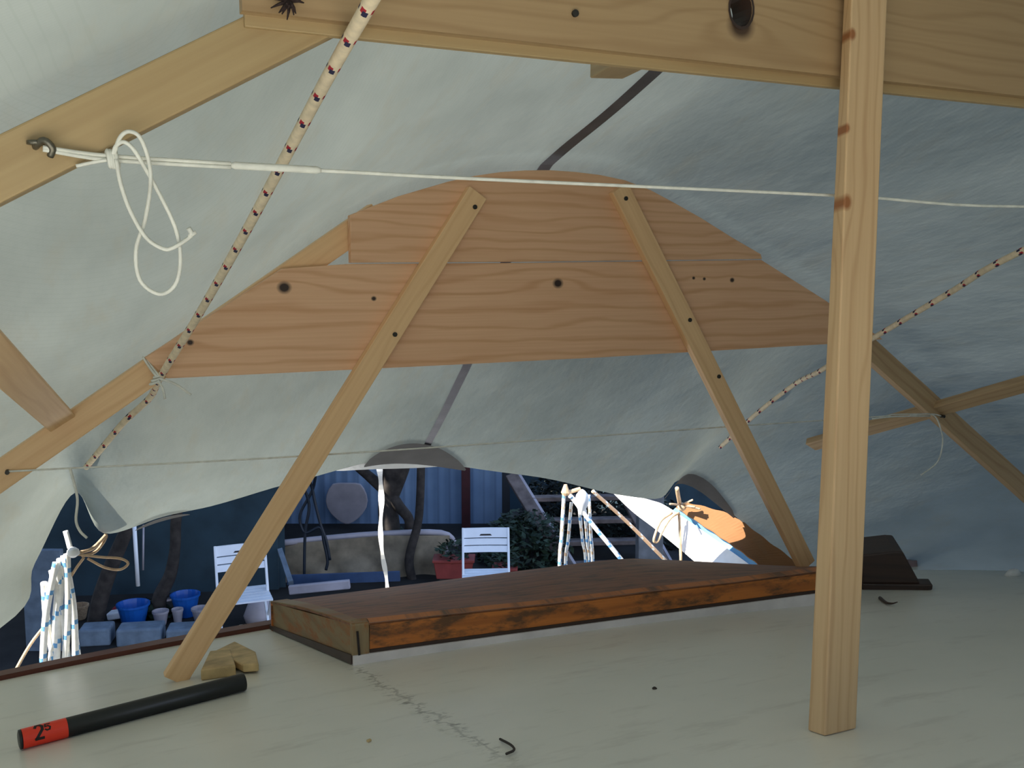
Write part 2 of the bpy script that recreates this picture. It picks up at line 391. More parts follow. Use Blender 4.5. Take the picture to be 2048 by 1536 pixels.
def tp(ci, rk, off=.004):     # a point on the sheet (column parameter in control units, row parameter), off below it
    k = min(int(rk), 4); t = rk-k; c = ci*KC; i = min(int(c), NC-2); u = c-i
    a = base_rows[k][i].lerp(base_rows[k+1][i], t); b = base_rows[k][i+1].lerp(base_rows[k+1][i+1], t); p = a.lerp(b, u)
    return p+Vector((0, 0, wr(p, rk)-off))
m2 = MB(); V2 = []; e0 = grid[0][1][6*KC:]
for p in e0:
    for k in range(7): t = k/6; V2.append(Vector((p.x, p.y-.12*t, p.z*(1-t)+2.3*t+wr(p, .5)*t)))
m2.add(V2, [(i*7+j, i*7+j+1, i*7+j+8, i*7+j+7) for i in range(len(e0)-1) for j in range(6)]); m2.build('rear_light_block', M_tarp, tarp_root, smooth=True)  # unseen rear sheet added to hold back light from behind the camera
from mathutils.bvhtree import BVHTree
bvh = BVHTree.FromPolygons([tuple(p) for p in m.v], m.f)
def T(px, py, off=.012):          # on the inner side of the sheet, 'off' in front of it
    r, _ = ray(px, py); c = Vector((0, 0, H)); h = bvh.ray_cast(c, r.normalized())
    if h[0] is None: return Q(px, py, 3)
    return h[0]-r.normalized()*off
print('T00', T(0, 0), T(450, 0), T(0, 150))
for q in ((0, 695), (125, 830), (100, 800), (2048, 748), (1950, 780), (1850, 815), (1750, 850), (1622, 888), (1440, 900), (1590, 768), (250, 842), (175, 935)): 0 and print('T', q, tuple(round(v, 2) for v in T(*q)))
# ridge seam tape
m = MB(); V = []; Fc = []; K = 60
for q in range(K+1):
    rk = 1.2+q/K*(4.97-1.2); 
    for sgn in (-1, 1): V.append(tp(9.08+sgn*.075, rk, .006))
for q in range(K): Fc.append((2*q, 2*q+1, 2*q+3, 2*q+2))
m.add(V, Fc); m.build('seam_tape', M_tape, tarp_root)['label'] = 'dark grey seam tape along the ridge'
def patch(ci0, ci1, hfun, name, mat, rk0=5.0, off=.012, n=24):
    m = MB(); V = []; Fc = []
    for q in range(n+1):
        t = q/n; ci = ci0+(ci1-ci0)*t; hh = hfun(t)
        for v in range(4): V.append(tp(ci, rk0-hh*v/3, off))
    for q in range(n):
        for v in range(3): a = q*4+v; Fc.append((a, a+1, a+5, a+4))
    m.add(V, Fc); return m.build(name, mat, tarp_root, smooth=True)
patch(7.75, 10.0, lambda t: .02+.22*math.sin(math.pi*min(1, t*1.02))**.55, 'reinforcing_patch', M_patch)['label'] = 'dark arched reinforcing patch at the middle of the forward edge'
patch(4.55, 5.35, lambda t: .01+.09*math.sin(math.pi*t)**.7, 'reinforcing_patch', M_patch)
patch(12.2, 13.4, lambda t: .02+.16*math.sin(math.pi*t)**.6, 'reinforcing_patch', M_patch)
# turned-up hem at the middle, sunlight put into its white colour
m = MB(); V = []; Fc = []
for q in range(21):
    t = q/20; p = tp(7.2+2.6*t, 5.0, 0); d = .035*math.sin(math.pi*t)**.8
    V += [p+Vector((0, -.002, .003)), p+Vector((0, .012, -.004-d*.75))]
for q in range(20): Fc.append((2*q, 2*q+1, 2*q+3, 2*q+2))
m.add(V, Fc); m.build('hem', M_white, tarp_root)['label'] = 'turned-out hem coloured white as if sunlit'

# ================================================================== NEAR FRAME
nf = thing('near_roof_frame', (.95, .9, H-.05))
tag(nf, 'pine frame nearest the camera: wide cross plank and sloping rafters under the tarpaulin', 'roof frame')
def circle(cx, cz, s, r, n=18, ph=0): return [Vector((cx+r*math.cos(ph-2*math.pi*i/n), s, cz+r*1.25*math.sin(ph-2*math.pi*i/n))) for i in range(n+1)]
hole = P(1482, 18, .87); zb = H+.222
pl = [Vector((.13, .87, zb)), Vector((.965, .87, zb)), Vector((hole.x, .87, zb))]
ring = circle(hole.x, hole.z, .87, .0145, ph=-math.pi/2)
poly = [Vector((.148, .87, zb)), Vector((hole.x, .87, zb))]+ring+[Vector((hole.x, .87, zb)), Vector((1.77, .87, zb)), Vector((1.77, .87, H+.235)), Vector((1.44, .87, H+.415)), Vector((.46, .87, H+.415)), Vector((.148, .87, H+.238))]
m = MB(); prism(m, poly, (0, .014, 0), gorg=(.13, .87, zb)); m.build('cross_plank', pine_near, nf)
m = MB(); V = []
for q in ring[:-1]:
    for y_, k in ((-.001, 1.0), (-.001, 1.18), (.0, .985), (.032, .93)): c_ = Vector((hole.x, q.y, hole.z)); v = c_+(q-c_)*k; v.y += y_; V.append(v)
nr = len(ring)-1
m.add(V, [(i*4+a, ((i+1) % nr)*4+a, ((i+1) % nr)*4+b, i*4+b) for i in range(nr) for a, b in ((0, 1), (2, 3))]); m.build('knot_hole_lining', darkwood, nf)['label'] = 'dark bark-lined knot hole'
m = MB()
bar(m, (.152, .888, zb-.004), (1.765, .888, zb-.004), .012, .01, UP); m.build('plank_tongue', pine, nf, bevel=.001)
def rafter(name, p0, p1, wd, t_, s, mat, root, gx=0):
    m = MB(); bar(m, Vector((p0[0], s, H+p0[1])), Vector((p1[0], s, H+p1[1])), wd, t_, UP, gx=gx); return m.build(name, mat, root, bevel=.002)
# left: upper edge (-.04,.111)-(.154,.224), lower edge (-.043,.058)-(.246,.225)
rafter('rafter', (-1.25, -.611), (.5, .3955), .046, .034, .905, pine, nf)
rafter('rafter', (3.15, -.611), (1.4, .3955), .046, .034, .905, pine, nf, .4)
m = MB(); hk = P(72, 292, .885); tube(m, [hk+Vector((0, .015, 0)), hk, hk+Vector((.006, -.008, .004)), hk+Vector((.012, -.008, -.002)), hk+Vector((.010, -.004, -.008))], .0028, 8, smooth=4)
lathe(m, hk+Vector((0, 0, 0)), [(.0001, 0), (.007, .001), (.007, .004), (.0001, .005)], 12); m.build('screw_hook', M_metal, nf, smooth=True)
m = MB(); q = P(1150, 27, .869); tube(m, [q+Vector((0, -.002, 0)), q+Vector((0, .004, 0))], .0035, 10); m.build('screw', M_screw, nf)

# post: hexahedron from its measured corners, standing on the deck in front of the cross plank
def hexa(m, b, t):
    L = (t[0]-b[0]).length; V = []; Gc = []; K = 12
    for i in range(K+1):
        for j in range(4):
            V.append(b[j].lerp(t[j], i/K)); Gc.append(Vector((L*i/K, (.0, .055, .055, 0)[j], (0, 0, .028, .028)[j])))
    Fc = [(i*4+j, i*4+(j+1) % 4, i*4+4+(j+1) % 4, i*4+4+j) for i in range(K) for j in range(4)]+[(3, 2, 1, 0), (K*4, K*4+1, K*4+2, K*4+3)]
    m.add(V, Fc, 0, Gc)
fl = P(1650, 1473, .842); fr = P(1712, 1480, .842); lb = P(1615, 1466, .872)
for q in (fl, fr, lb): q.z = dk(q.x, q.y)
def toz(a, b, z): t = (z-a.z)/(b.z-a.z); return a.lerp(b, t)
zt = H+.49
tfl = P(1703, 0, .842); tfr = P(1775, 0, .842); tlb = P(1687, 0, .860)
tfl, tfr, tlb = toz(fl, tfl, zt), toz(fr, tfr, zt), toz(lb, tlb, zt)
print('POST', fl, fr, lb, '|', tfl, tfr, tlb)
bot = [fl, fr, fr+lb-fl, lb]; tpq = [tfl, tfr, tfr+tlb-tfl, tlb]
for q in bot: q.z = dk(q.x, q.y)+.0005
post_m = wood('pine_post', (208, 176, 134), (180, 142, 102), 150, ((.62, .004, .008), (.80, .003, .006), (.985, .004, .006), (1.04, .008, .008), (.70, .0, .005)), (150, 96, 56))
m = MB(); hexa(m, bot, tpq); o = m.build('support_post', post_m, bevel=.002)
tag(o, 'upright square pine post standing on the deck in front of the cross plank', 'post')

# ================================================================== FAR FRAME
ff = thing('far_roof_frame', (.95, 1.9, H-.76))
tag(ff, 'far pine frame of two stacked planks, rafters and two splayed struts beside the hatch', 'roof frame')
S_ = 1.9
def pp(l): return [P(x, y, S_) for x, y in l]
low = pp([(290, 716), (334, 757), (800, 735), (1200, 715), (1660, 688), (1748, 680)])+[Vector((1.93, 1.9, H-.166)), Vector((1.731, 1.9, H-.062)), Vector((1.53, 1.9, H+.036)), Vector((1.2, 1.9, H+.031)), Vector((.9, 1.9, H+.026)), Vector((.52, 1.9, H+.022)), Vector((.385, 1.9, H+.012))]
low = [p for p in low]
m = MB(); prism(m, low, (0, .02, 0), gorg=(.155, 1.9, H-.187)); m.build('lower_plank', pine_far_low, ff, bevel=.0012)
upc = [(.519, .024), (.9, .028), (1.2, .033), (1.53, .038), (1.525, .05), (1.44, .088), (1.349, .132), (1.28, .162), (1.212, .19), (1.146, .209), (1.082, .218), (1.02, .222), (.959, .223), (.9, .220), (.842, .214), (.785, .204), (.73, .191), (.623, .158), (.519, .117)]
m = MB(); prism(m, [Vector((a, 1.897, H+z)) for a, z in upc], (0, .02, 0), gorg=(.155, 1.9, H+.02)); m.build('upper_plank', pine_far_up, ff, bevel=.0012)
def rline(a, z, sl, a2): return z+sl*(a2-a)
rafter('rafter', (-.72, -.765), (.585, .122), .05, .03, 1.938, pine_pale, ff)
rafter('rafter', (2.92, -.885), (1.78, -.098), .054, .03, 1.938, pine_grey, ff, .7)
def strut(pt, pb, scr, name='strut'):
    m = MB(); bar(m, pt, pb, .045, .022, Vector((1, 0, 0)), gx=.3 if pt.x > .9 else .9); st = m.build(name, pine_pale, ff, bevel=.0015)
    for x, y in scr:
        m = MB(); q = P(x, y, 1.876); tube(m, [q+Vector((0, -.0015, 0)), q+Vector((0, .006, 0))], .0048, 12); m.build('screw', M_screw, st)
    return st
bt = DK(349, 1374); bt.y = 1.888; 
b0 = P(349, 1374, 1.888); b0.z = dk(b0.x, 1.888)+.004
strut(P(953, 386, 1.888), b0, [(950, 414), (790, 669)])
b1 = P(1612, 1130, 1.888)
strut(P(1236, 376, 1.888), b1, [(1252, 397), (1380, 640), (1438, 753)])
for x, y in ((15, 943), (1882, 832)):
    m = MB(); q = P(x, y, 1.922); tube(m, [q+Vector((0, -.012, 0)), q+Vector((0, .006, 0))], .004, 10); m.build('nail', M_screw, ff)

# battens under the sheet
m = MB(); bar(m, Vector((-.135, .96, 3.275)), Vector((-.008, 2.0, 2.968)), .05, .02, Vector((.85, 0, .53)), gx=.2); o = m.build('batten', pine_pale, bevel=.002)
tag(o, 'pine batten running fore and aft at the far left, ending behind the left rafter', 'batten')
m = MB(); bar(m, Vector((2.235, 1.45, 3.068)), P(1622, 889, 2.36), .045, .022, Vector((.85, 0, -.53)), gx=.5); o = m.build('batten', pine_grey, bevel=.002)
tag(o, 'long pine batten crossing behind the right rafter under the tarpaulin', 'batten')
m = MB(); bar(m, P(1214, 133, 1.28), P(1355, 52, .93), .034, .05, UP, gx=1.5); o = m.build('batten', pine, bevel=.002)
tag(o, 'short pine batten end poking out behind the top cross plank beside the ridge seam', 'batten')

# ================================================================== HATCH
hr = thing('sliding_hatch', (.98, 1.95, dk(.98, 1.95)))
tag(hr, 'varnished brown wooden hatch with worn edges and white base on the deck', 'hatch')
def lerp_tab(tab, x):
    for (x0, y0), (x1, y1) in zip(tab, tab[1:]):
        if x <= x1: return y0+(y1-y0)*(x-x0)/(x1-x0)
    return tab[-1][1]
ft = [(705, 1262), (722, 1249), (950, 1224), (1115, 1207), (1316, 1182), (1463, 1166), (1640, 1143), (1700, 1136)]
fb = [(705, 1310), (1200, 1243), (1640, 1185), (1700, 1177)]
bb = [(541, 1205), (773, 1176), (944, 1154), (1115, 1133), (1206, 1121), (1261, 1117.5), (1353, 1121), (1536, 1131), (1640, 1135), (1720, 1138)]
F0 = DK(700, 1331); F1 = DK(1640, 1209); F1 = F0+(F1-F0)*1.03
fd = (F1-F0); fdn = Vector((fd.x, fd.y, 0)).normalized(); dep = Vector((-fdn.y, fdn.x, 0))
def onplane(px, py, p0, nrm):
    r, _ = ray(px, py); c = Vector((0, 0, H)); t = (Vector(p0)-c).dot(nrm)/r.dot(nrm); return c+r*t
nF = dep
B0 = F0+dep*.56
tf = []; bf = []; tb = []
K = 28
for i in range(K+1):
    x = 705+(1672-705)*i/K
    tf.append(onplane(x, lerp_tab(ft[1:] if x > 722 else [(700, 1250), (722, 1249)], x), F0, nF)); bf.append(onplane(x, lerp_tab(fb, x), F0, nF))
L_ = (tf[-1]-tf[0]).dot(fdn)
B0p = onplane(541, 1205, B0, nF); B1p = onplane(1690, 1137, B0, nF)
for i in range(K+1):
    x = 541+(1668-541)*i/K; tb.append(onplane(x, lerp_tab(bb, x), B0, nF))
print('HATCH', F0, F1, tf[0], tf[-1], tb[0], tb[K//2], tb[-1])
# front board
def strip(m, A, B, thick, gz=0, ggap=0):     # wall between two polylines, thickened along thick
    n = len(A); V = []; Gc = []
    for a, b in zip(A, B):
        for q in (a, b, a+thick, b+thick): V.append(q); Gc.append(Vector(((q-A[0]).dot(fdn) if abs((A[-1]-A[0]).normalized().dot(fdn)) > .5 else (q-A[0]).dot(dep), q.z-A[0].z, gz)))
    Fc = []
    for i in range(n-1):
        o_ = i*4; Fc += [(o_, o_+4, o_+5, o_+1), (o_+2, o_+3, o_+7, o_+6), (o_, o_+2, o_+6, o_+4), (o_+1, o_+5, o_+7, o_+3)]
    Fc += [(0, 1, 3, 2), ((n-1)*4, (n-1)*4+2, (n-1)*4+3, (n-1)*4+1)]
    m.add(V, Fc, 0, Gc)
m = MB(); strip(m, tf[1:], bf[1:], dep*.03); m.build('front_board', varnish, hr)
# base runner, white
fl_ = []; fl2 = []
for i in range(K+1):
    q = bf[i]; fl_.append(q+Vector((0, 0, .0))-dep*.006); g = q.copy()-dep*.006; g.z = min(dk(g.x, g.y)-.003, q.z-.014); fl2.append(g)
m = MB(); strip(m, fl_, fl2, dep*.04); m.build('base_runner', M_basewhite, hr, bevel=.001)['label'] = 'white painted runner under the front board'
# dark groove under the front board
m = MB(); strip(m, [p+Vector((0, 0, .007))-dep*.0015 for p in bf[1:]], [p-dep*.0015 for p in bf[1:]], dep*.003); m.build('drip_moulding', darkwood, hr)
# side board (left end)
sl = [(tf[0]+Vector((0, 0, 0))).lerp(tb[0], i/8) for i in range(9)]
g1 = F0+dep*.56
sb = []
for i in range(9):
    t = i/8; q = sl[i].copy(); q.z = (bf[0].z*(1-t)+(g1.z if False else dk(tb[0].x, tb[0].y)+.012)*t); sb.append(q)
m = MB(); strip(m, sl, sb, fdn*.03); m.build('end_board', bare, hr)['label'] = 'worn bare left end board'
m = MB(); strip(m, [q-fdn*.004 for q in sb], [Vector((q.x, q.y, dk(q.x, q.y)+.002))-fdn*.004 for q in sb], fdn*.03); m.build('base_runner', darkwood, hr)['label'] = 'dark gap strip under the left end board'
# corner post
c0 = tf[0]-dep*.003-fdn*.003
m = MB(); cp = [c0, c0+fdn*.034, c0+fdn*.034+dep*.03, c0+dep*.03]; zb_ = bf[0].z-.002
V = [Vector((q.x, q.y, zb_)) for q in cp]+[Vector((q.x, q.y, tf[0].z+.002)) for q in cp]
m.add(V, [(3, 2, 1, 0), (4, 5, 6, 7), (0, 1, 5, 4), (1, 2, 6, 5), (2, 3, 7, 6), (3, 0, 4, 7)], 0, [Vector((v.z, v.x, v.y)) for v in V]); m.build('corner_post', bare, hr, bevel=.003)
m = MB(); bar(m, Vector((c0.x, c0.y, zb_+.002))+fdn*.014-dep*.001, Vector((c0.x, c0.y, tf[0].z-.012))+fdn*.011-dep*.001, .004, .004, fdn); m.build('split', M_ink, hr)['label'] = 'dark split in the corner'
# lid: surface between front top edge and back top edge
m = MB(); V = []; Gc = []; W_ = 10
for j in range(W_+1):
    t = j/W_
    for i in range(K+1):
        p = tf[i].lerp(tb[i], t); p.z += .006*math.sin(math.pi*t); V.append(p+Vector((0, 0, .001))); Gc.append(Vector(((p-tf[0]).dot(fdn), (p-tf[0]).dot(dep), 0)))
n_ = len(V); V += [p-Vector((0, 0, .004)) for p in V]; Gc += Gc; Fc = []
for j in range(W_):
    for i in range(K): a = j*(K+1)+i; Fc.append((a, a+1, a+K+2, a+K+1)); Fc.append((n_+a, n_+a+K+1, n_+a+K+2, n_+a+1))
rim = list(range(K+1))+[j*(K+1)+K for j in range(1, W_+1)]+[W_*(K+1)+i for i in range(K-1, -1, -1)]+[j*(K+1) for j in range(W_-1, 0, -1)]
for q in range(len(rim)): a = rim[q]; b = rim[(q+1) % len(rim)]; Fc.append((b, a, a+n_, b+n_))
m.add(V, Fc, 0, Gc); m.build('lid', varnish_top, hr, smooth=False)
# light worn border of the lid at the left
m = MB(); e0 = [tf[0].lerp(tb[0], t/8)+Vector((0, 0, .0035+.006*math.sin(math.pi*t/8))) for t in range(9)]
e1 = [tf[1].lerp(tb[1], t/8)+Vector((0, 0, .0035+.006*math.sin(math.pi*t/8)))-fdn*.008 for t in range(9)]
strip(m, e0, e1, Vector((0, 0, -.003))); m.build('lid_border', bare, hr)
# back and right boards
m = MB(); strip(m, tb, [Vector((p.x, p.y, dk(p.x, min(p.y, 2.25))-.01)) for p in tb], -dep*.02); m.build('back_board', varnish, hr)
rr_ = [tf[-1].lerp(tb[-1], i/6) for i in range(7)]
m = MB(); strip(m, rr_, [Vector((p.x, p.y, dk(p.x, min(p.y, 2.25))+.002)) for p in rr_], -fdn*.02); m.build('end_board', varnish, hr)

# dark block beyond the hatch on the right
bl = thing('dark_wood_block', DK(1790, 1178)); tag(bl, 'dark brown wooden block with a sloping end on the deck right of the post', 'wood block')
q0 = DK(1700, 1179); q1 = DK(1863, 1180); ax = (q1-q0).normalized(); sq = q0.y
def fr_(px, py, o=0): return onplane(px, py, q0, Vector((-ax.y, ax.x, 0)))
dd = Vector((-ax.y, ax.x, 0)).normalized()
m = MB(); prism(m, [fr_(1724, 1168), fr_(1841, 1168), fr_(1806, 1104), fr_(1790, 1103), fr_(1724, 1110)], dd*.16); m.build('block_body', darkwood, bl, bevel=.004)
m = MB(); prism(m, [fr_(1724, 1181)-dd*.006, fr_(1800, 1183)-dd*.006, fr_(1864, 1179)-dd*.006, fr_(1865, 1168)-dd*.006, fr_(1724, 1166)-dd*.006], dd*.05); m.build('base_strip', darkwood, bl, bevel=.003)
m = MB(); tube(m, [DK(1760, 1196, .003), DK(1772, 1205, .004), DK(1784, 1207, .006), DK(1795, 1204, .009)], .004, 8, smooth=4, r1=.001); o = m.build('wood_shaving', darkwood, smooth=True)
tag(o, 'small curled dark shaving lying in front of the dark wooden block', 'shaving')

# ================================================================== SMALL THINGS ON THE DECK
rd = thing('marker_rod', DK(258, 1450)); tag(rd, 'black cylindrical rod with a red-orange end band, lying on the deck at lower left', 'rod')
ra = DK(30, 1502); rb = DK(490, 1381); r_ = .0152
ra.z = dk(ra.x, ra.y)+r_+.001; rb.z = dk(rb.x, rb.y)+r_+.001
# keep the picture position of the axis: shift both ends back along the view by the lift
ra = onplane(38, 1483, ra, Vector((0, 1, 0))); rb = onplane(489, 1366, rb, Vector((0, 1, 0)))
ra.z = dk(ra.x, ra.y)+r_+.001; rb.z = dk(rb.x, rb.y)+r_+.001
d = (rb-ra).normalized(); Lr = (rb-ra).length
def rod(m, t0, t1, r, cap=0): tube(m, [ra+d*(t0), ra+d*(t0+.0008), ra+d*(t1-.0008), ra+d*t1], lambda t: r*(.9 if t in (0, 1) and cap else 1), 32)
m = MB(); tube(m, [ra+d*(Lr*.19), ra+d*(Lr-.004), ra+d*(Lr-.001), ra+d*Lr], lambda t: r_*(1 if t < .99 else .8), 32); m.build('shaft', M_black, rd, smooth=True)
m = MB(); rod(m, .004, Lr*.19, r_*1.005); m.build('colour_band', M_orange, rd, smooth=False)['label'] = 'red-orange band with black figures'
m = MB(); tube(m, [ra-d*.0005, ra+d*.0005, ra+d*.004], lambda t: r_*(.75 if t == 0 else .98), 32); m.build('end_cap', M_black, rd, smooth=True)
# figures printed round the band, read across the rod
def glyph(strokes, t0, ang0, hs, ws, name='figure', wd=.0018):
    # local x along rod, local y round it
    up_ = (Vector((0, -.72, .69))-d*Vector((0, -.72, .69)).dot(d)).normalized(); sd_ = -d.cross(up_)
    m = MB()
    for st in strokes:
        for (x0, y0), (x1, y1) in zip(st, st[1:]):
            V = []; k = 4; dx, dy = x1-x0, y1-y0; L = math.hypot(dx*ws, dy*hs) or 1; nx_, ny_ = -dy*hs/L*wd/2, dx*ws/L*wd/2
            ex_, ey_ = dx*ws/L*wd*.4, dy*hs/L*wd*.4
            for i in range(k+1):
                for s_ in (-1, 1):
                    X = t0+ (x0+dx*i/k)*ws + s_*nx_+ex_*(i/k*2-1); Y = (y0+dy*i/k)*hs+s_*ny_+ey_*(i/k*2-1); an = ang0+Y/r_
                    V.append(ra+d*X+(up_*math.cos(an)+sd_*math.sin(an))*(r_*1.03))
            m.add(V, [(2*i, 2*i+1, 2*i+3, 2*i+2) for i in range(k)])
    return m.build(name, M_ink, rd)
two = [[(0, .8), (.2, 1), (.7, 1), (1, .8), (.95, .55), (0, 0), (1, 0)]]
five = [[(1, 1), (.1, 1), (0, .55), (.6, .62), (1, .38), (.85, .05), (.3, 0), (0, .15)]]
# the figures run round the rod: swap axes so their feet point to the near end
def rot(st): return [[(y, 1-x) for x, y in s_] for s_ in st]
glyph(two, .022, -.75, .023, .010, wd=.0042)
glyph(five, .036, -.1, .011, .007, wd=.0024)

sw = thing('wood_offcut', DK(450, 1340)); tag(sw, 'small pale splintered wood offcut on the deck behind the rod', 'offcut')
m = MB(); a_ = DK(402, 1362); b_ = DK(472, 1352); c_ = DK(462, 1318); d_ = DK(420, 1322)
prism(m, [a_, b_, c_, d_], (0, 0, .022)); m.build('block', M_ply, sw, bevel=.003)
m = MB(); a_ = DK(430, 1316, .004); b_ = DK(487, 1345, .004); c_ = DK(518, 1343, .004); d_ = DK(512, 1318, .004); e_ = DK(470, 1296, .004)
prism(m, [a_, b_, c_, d_, e_], (0, 0, .016)); m.build('sliver', M_ply, sw, bevel=.003)
m = MB(); tube(m, [DK(1000, 1478, .003), DK(1022, 1490, .005), DK(1028, 1500, .004), DK(1012, 1508, .003)], .0016, 6, smooth=5); o = m.build('twig', M_bark); tag(o, 'tiny curved dark twig on the deck beside the cracked seam', 'twig')
m = MB(); box(m, DK(738, 1481, .002), (.006, .004, .003), .4); o = m.build('wood_chip', M_ply, bevel=.0006); tag(o, 'tiny tan wood chip on the deck left of the cracked seam', 'chip')
m = MB(); lathe(m, DK(1309, 1378, .0), [(.0035, 0), (.004, .001), (.002, .003)], 8); o = m.build('pebble', M_bark); tag(o, 'tiny dark speck of grit in front of the hatch', 'grit')
m = MB(); lathe(m, DK(484, 1262), [(.018, -.004), (.02, .004), (.012, .012), (.004, .014)], 14); o = m.build('deck_white_spot', M_white, smooth=True); tag(o, 'small bright white fitting on the forward deck edge left of the hatch', 'spot')  # low white dome at the forward deck edge
m = MB(); lathe(m, DK(2026, 1152), [(.012, -.002), (.032, .004), (.024, .012), (.02, .017), (.005, .021)], 9, sy_=.5); o = m.build('crumpled_cloth', M_white, smooth=True); tag(o, 'small crumpled pale rag on the deck at the far right edge', 'rag')

# ================================================================== ROPES AND CORDS
def dense(pts, step):
    q = smoothpts(pts, 24); out = [q[0]]; acc = 0
    for a, b in zip(q, q[1:]):
        L = (b-a).length; 
        while acc+L >= step:
            t = (step-acc)/L; a = a.lerp(b, t); L = (b-a).length; out.append(a); acc = 0
        acc += L
    return out
def flecked(name, pts, r, label):
    q = dense(pts, .0042)
    def mif(i, j):
        k, s = i % 15, j % 16
        if k == 0 and s % 4 in (1, 2): return 1
        if k == 1 and s % 4 == 2: return 1
        if k in (1, 2) and s % 4 in (0, 1): return 2
        return 0
    m = MB(); tube(m, q, r, 16, mif=mif); o = m.build(name, [M_rope, M_red, M_navy], smooth=True); tag(o, label, 'rope', 'flecked ropes holding up the roof frames'); return o
flecked('flecked_rope', [P(775, -60, .74), P(740, 5, .80), P(650, 165, .97), P(560, 335, 1.17), P(485, 475, 1.38), P(400, 625, 1.64), P(322, 752, 1.885), T(300, 795, .03), T(250, 842, .014), T(205, 895, .012), T(172, 935, .010)], .0066, 'cream rope with red and blue flecks crossing in front of the left side')
flecked('flecked_rope', [Vector((1.70, .79, H+.25)), P(2048, 500, 1.32), P(1900, 585, 1.55), P(1760, 668, 1.80), P(1700, 702, 1.89), P(1640, 742, 2.0), T(1590, 768, .02), T(1510, 830, .012), T(1440, 895, .008)], .0066, 'cream rope with dark flecks running behind the right-hand post')
# string tie where the left rope meets the rafter
m = MB(); k0 = P(318, 755, 1.872)
for pts in ([(292, 716, 1.915), (305, 735, 1.90), (318, 752, 1.872)], [(318, 757, 1.872), (350, 768, 1.87), (382, 790, 1.86)], [(316, 760, 1.872), (326, 778, 1.865), (330, 798, 1.86)], [(286, 714, 1.915), (300, 736, 1.90), (314, 754, 1.872)]):
    tube(m, [P(*q) for q in pts], .0022, 7, smooth=5)
for k in range(3):
    c = P(320-k*4, 750+k*7, 1.882); tube(m, [c+Vector((.0105*math.cos(t), .0105*math.sin(t), .004*math.cos(t))) for t in [i*math.pi/6 for i in range(13)]], .0022, 7)
o = m.build('string_tie', M_cord, smooth=True); tag(o, 'knotted white string lashing the flecked rope to the left rafter', 'string')
# upper white cord
s0 = .884
cr_ = thing('tension_cord', P(215, 320, s0)); tag(cr_, 'thin white cord strung across the tent below the cross plank, hooked at left', 'cord')
m = MB(); tube(m, [P(640, 341, s0), P(1000, 360, s0), P(1690, 392, s0), P(2048, 413, s0), Vector((1.84, s0, H+.118))], .0017, 8, smooth=6); m.build('line', M_cord, cr_, smooth=True)
m = MB()
for dy, dz_ in ((-4, 0), (4, .003)):
    tube(m, [P(86, 297+dy*.6, s0-.006), P(220, 316+dy, s0), P(462, 331+dy*.9, s0)], .0017, 8, smooth=5)
m.build('doubled_line', M_cord, cr_, smooth=True)
m = MB(); tube(m, [P(462, 331, s0), P(470, 331, s0), P(634, 340, s0), P(642, 341, s0)], lambda t: .0033 if 0 < t < 1 else .002, 12); m.build('splice_sleeve', M_cord, cr_, smooth=True)
m = MB()
for k in range(4):
    c = P(213+k*5, 317+k*.8, s0-.001); tube(m, [c+Vector((.0006*t, .0035*math.cos(t), .0065*math.sin(t))) for t in [i*math.pi/6 for i in range(13)]], .0018, 8)
tube(m, [P(152, 332, s0), P(185, 325, s0), P(214, 320, s0-.003)], .0015, 7, smooth=4); m.build('knot', M_cord, cr_, smooth=True)
m = MB(); sL = s0-.012
tube(m, [P(*q, sL+o_) for q, o_ in (((228, 308), .008), ((240, 275), 0), ((258, 263), -.004), ((280, 275), -.004), ((297, 320), 0), ((301, 370), 0), ((290, 440), 0), ((272, 500), 0), ((280, 560), 0), ((318, 588), 0), ((350, 570), 0), ((361, 520), 0), ((352, 460), 0.002), ((325, 400), .002), ((295, 345), .002), ((268, 300), 0), ((248, 284), 0), ((232, 292), .004), ((226, 308), .008))], .0017, 8, smooth=6)
tube(m, [P(*q, sL-.005) for q in ((232, 318), (242, 370), (262, 425), (292, 475), (325, 497), (345, 496), (372, 480), (384, 470))], .0017, 8, smooth=6)
tube(m, [P(380, 474, sL-.005), P(383, 466, sL-.005), P(377, 456, sL-.006)], .0022, 7); tube(m, [P(380, 472, sL-.005), P(392, 464, sL-.006)], .0018, 6)
m.build('loose_loops', M_cord, cr_, smooth=True)
# lower white cord
s1 = 1.912
lc = thing('lower_cord', P(15, 943, s1)); tag(lc, 'thin white cord stretched across the far frame between its two rafters', 'cord')
m = MB(); tube(m, [P(15, 943, s1), P(640, 910, s1), P(1420, 856, s1), P(1745, 834, s1), P(1790, 829, s1), P(1862, 828, s1), P(1882, 832, s1-.004)], .0017, 8, smooth=6); m.build('line', M_cord, lc, smooth=True)
m = MB(); tube(m, [P(140, 937, s1), P(148, 965, s1), P(155, 1000, s1), P(152, 1040, s1), P(160, 1062, s1), P(174, 1076, s1)], .0024, 8, smooth=6); m.build('loose_end', M_cord, lc, smooth=True)
m = MB(); tube(m, [P(1820, 830, s1-.004), P(1866, 830, s1-.006), P(1882, 860, s1-.01), P(1885, 890, s1-.01), P(1874, 925, s1-.008), P(1842, 950, s1-.006)], .0019, 8, smooth=6)
tube(m, [P(1745, 838, s1-.003), P(1790, 833, s1-.003), P(1860, 832, s1-.003)], .0022, 7, smooth=3); m.build('loose_end', M_cord, lc, smooth=True)
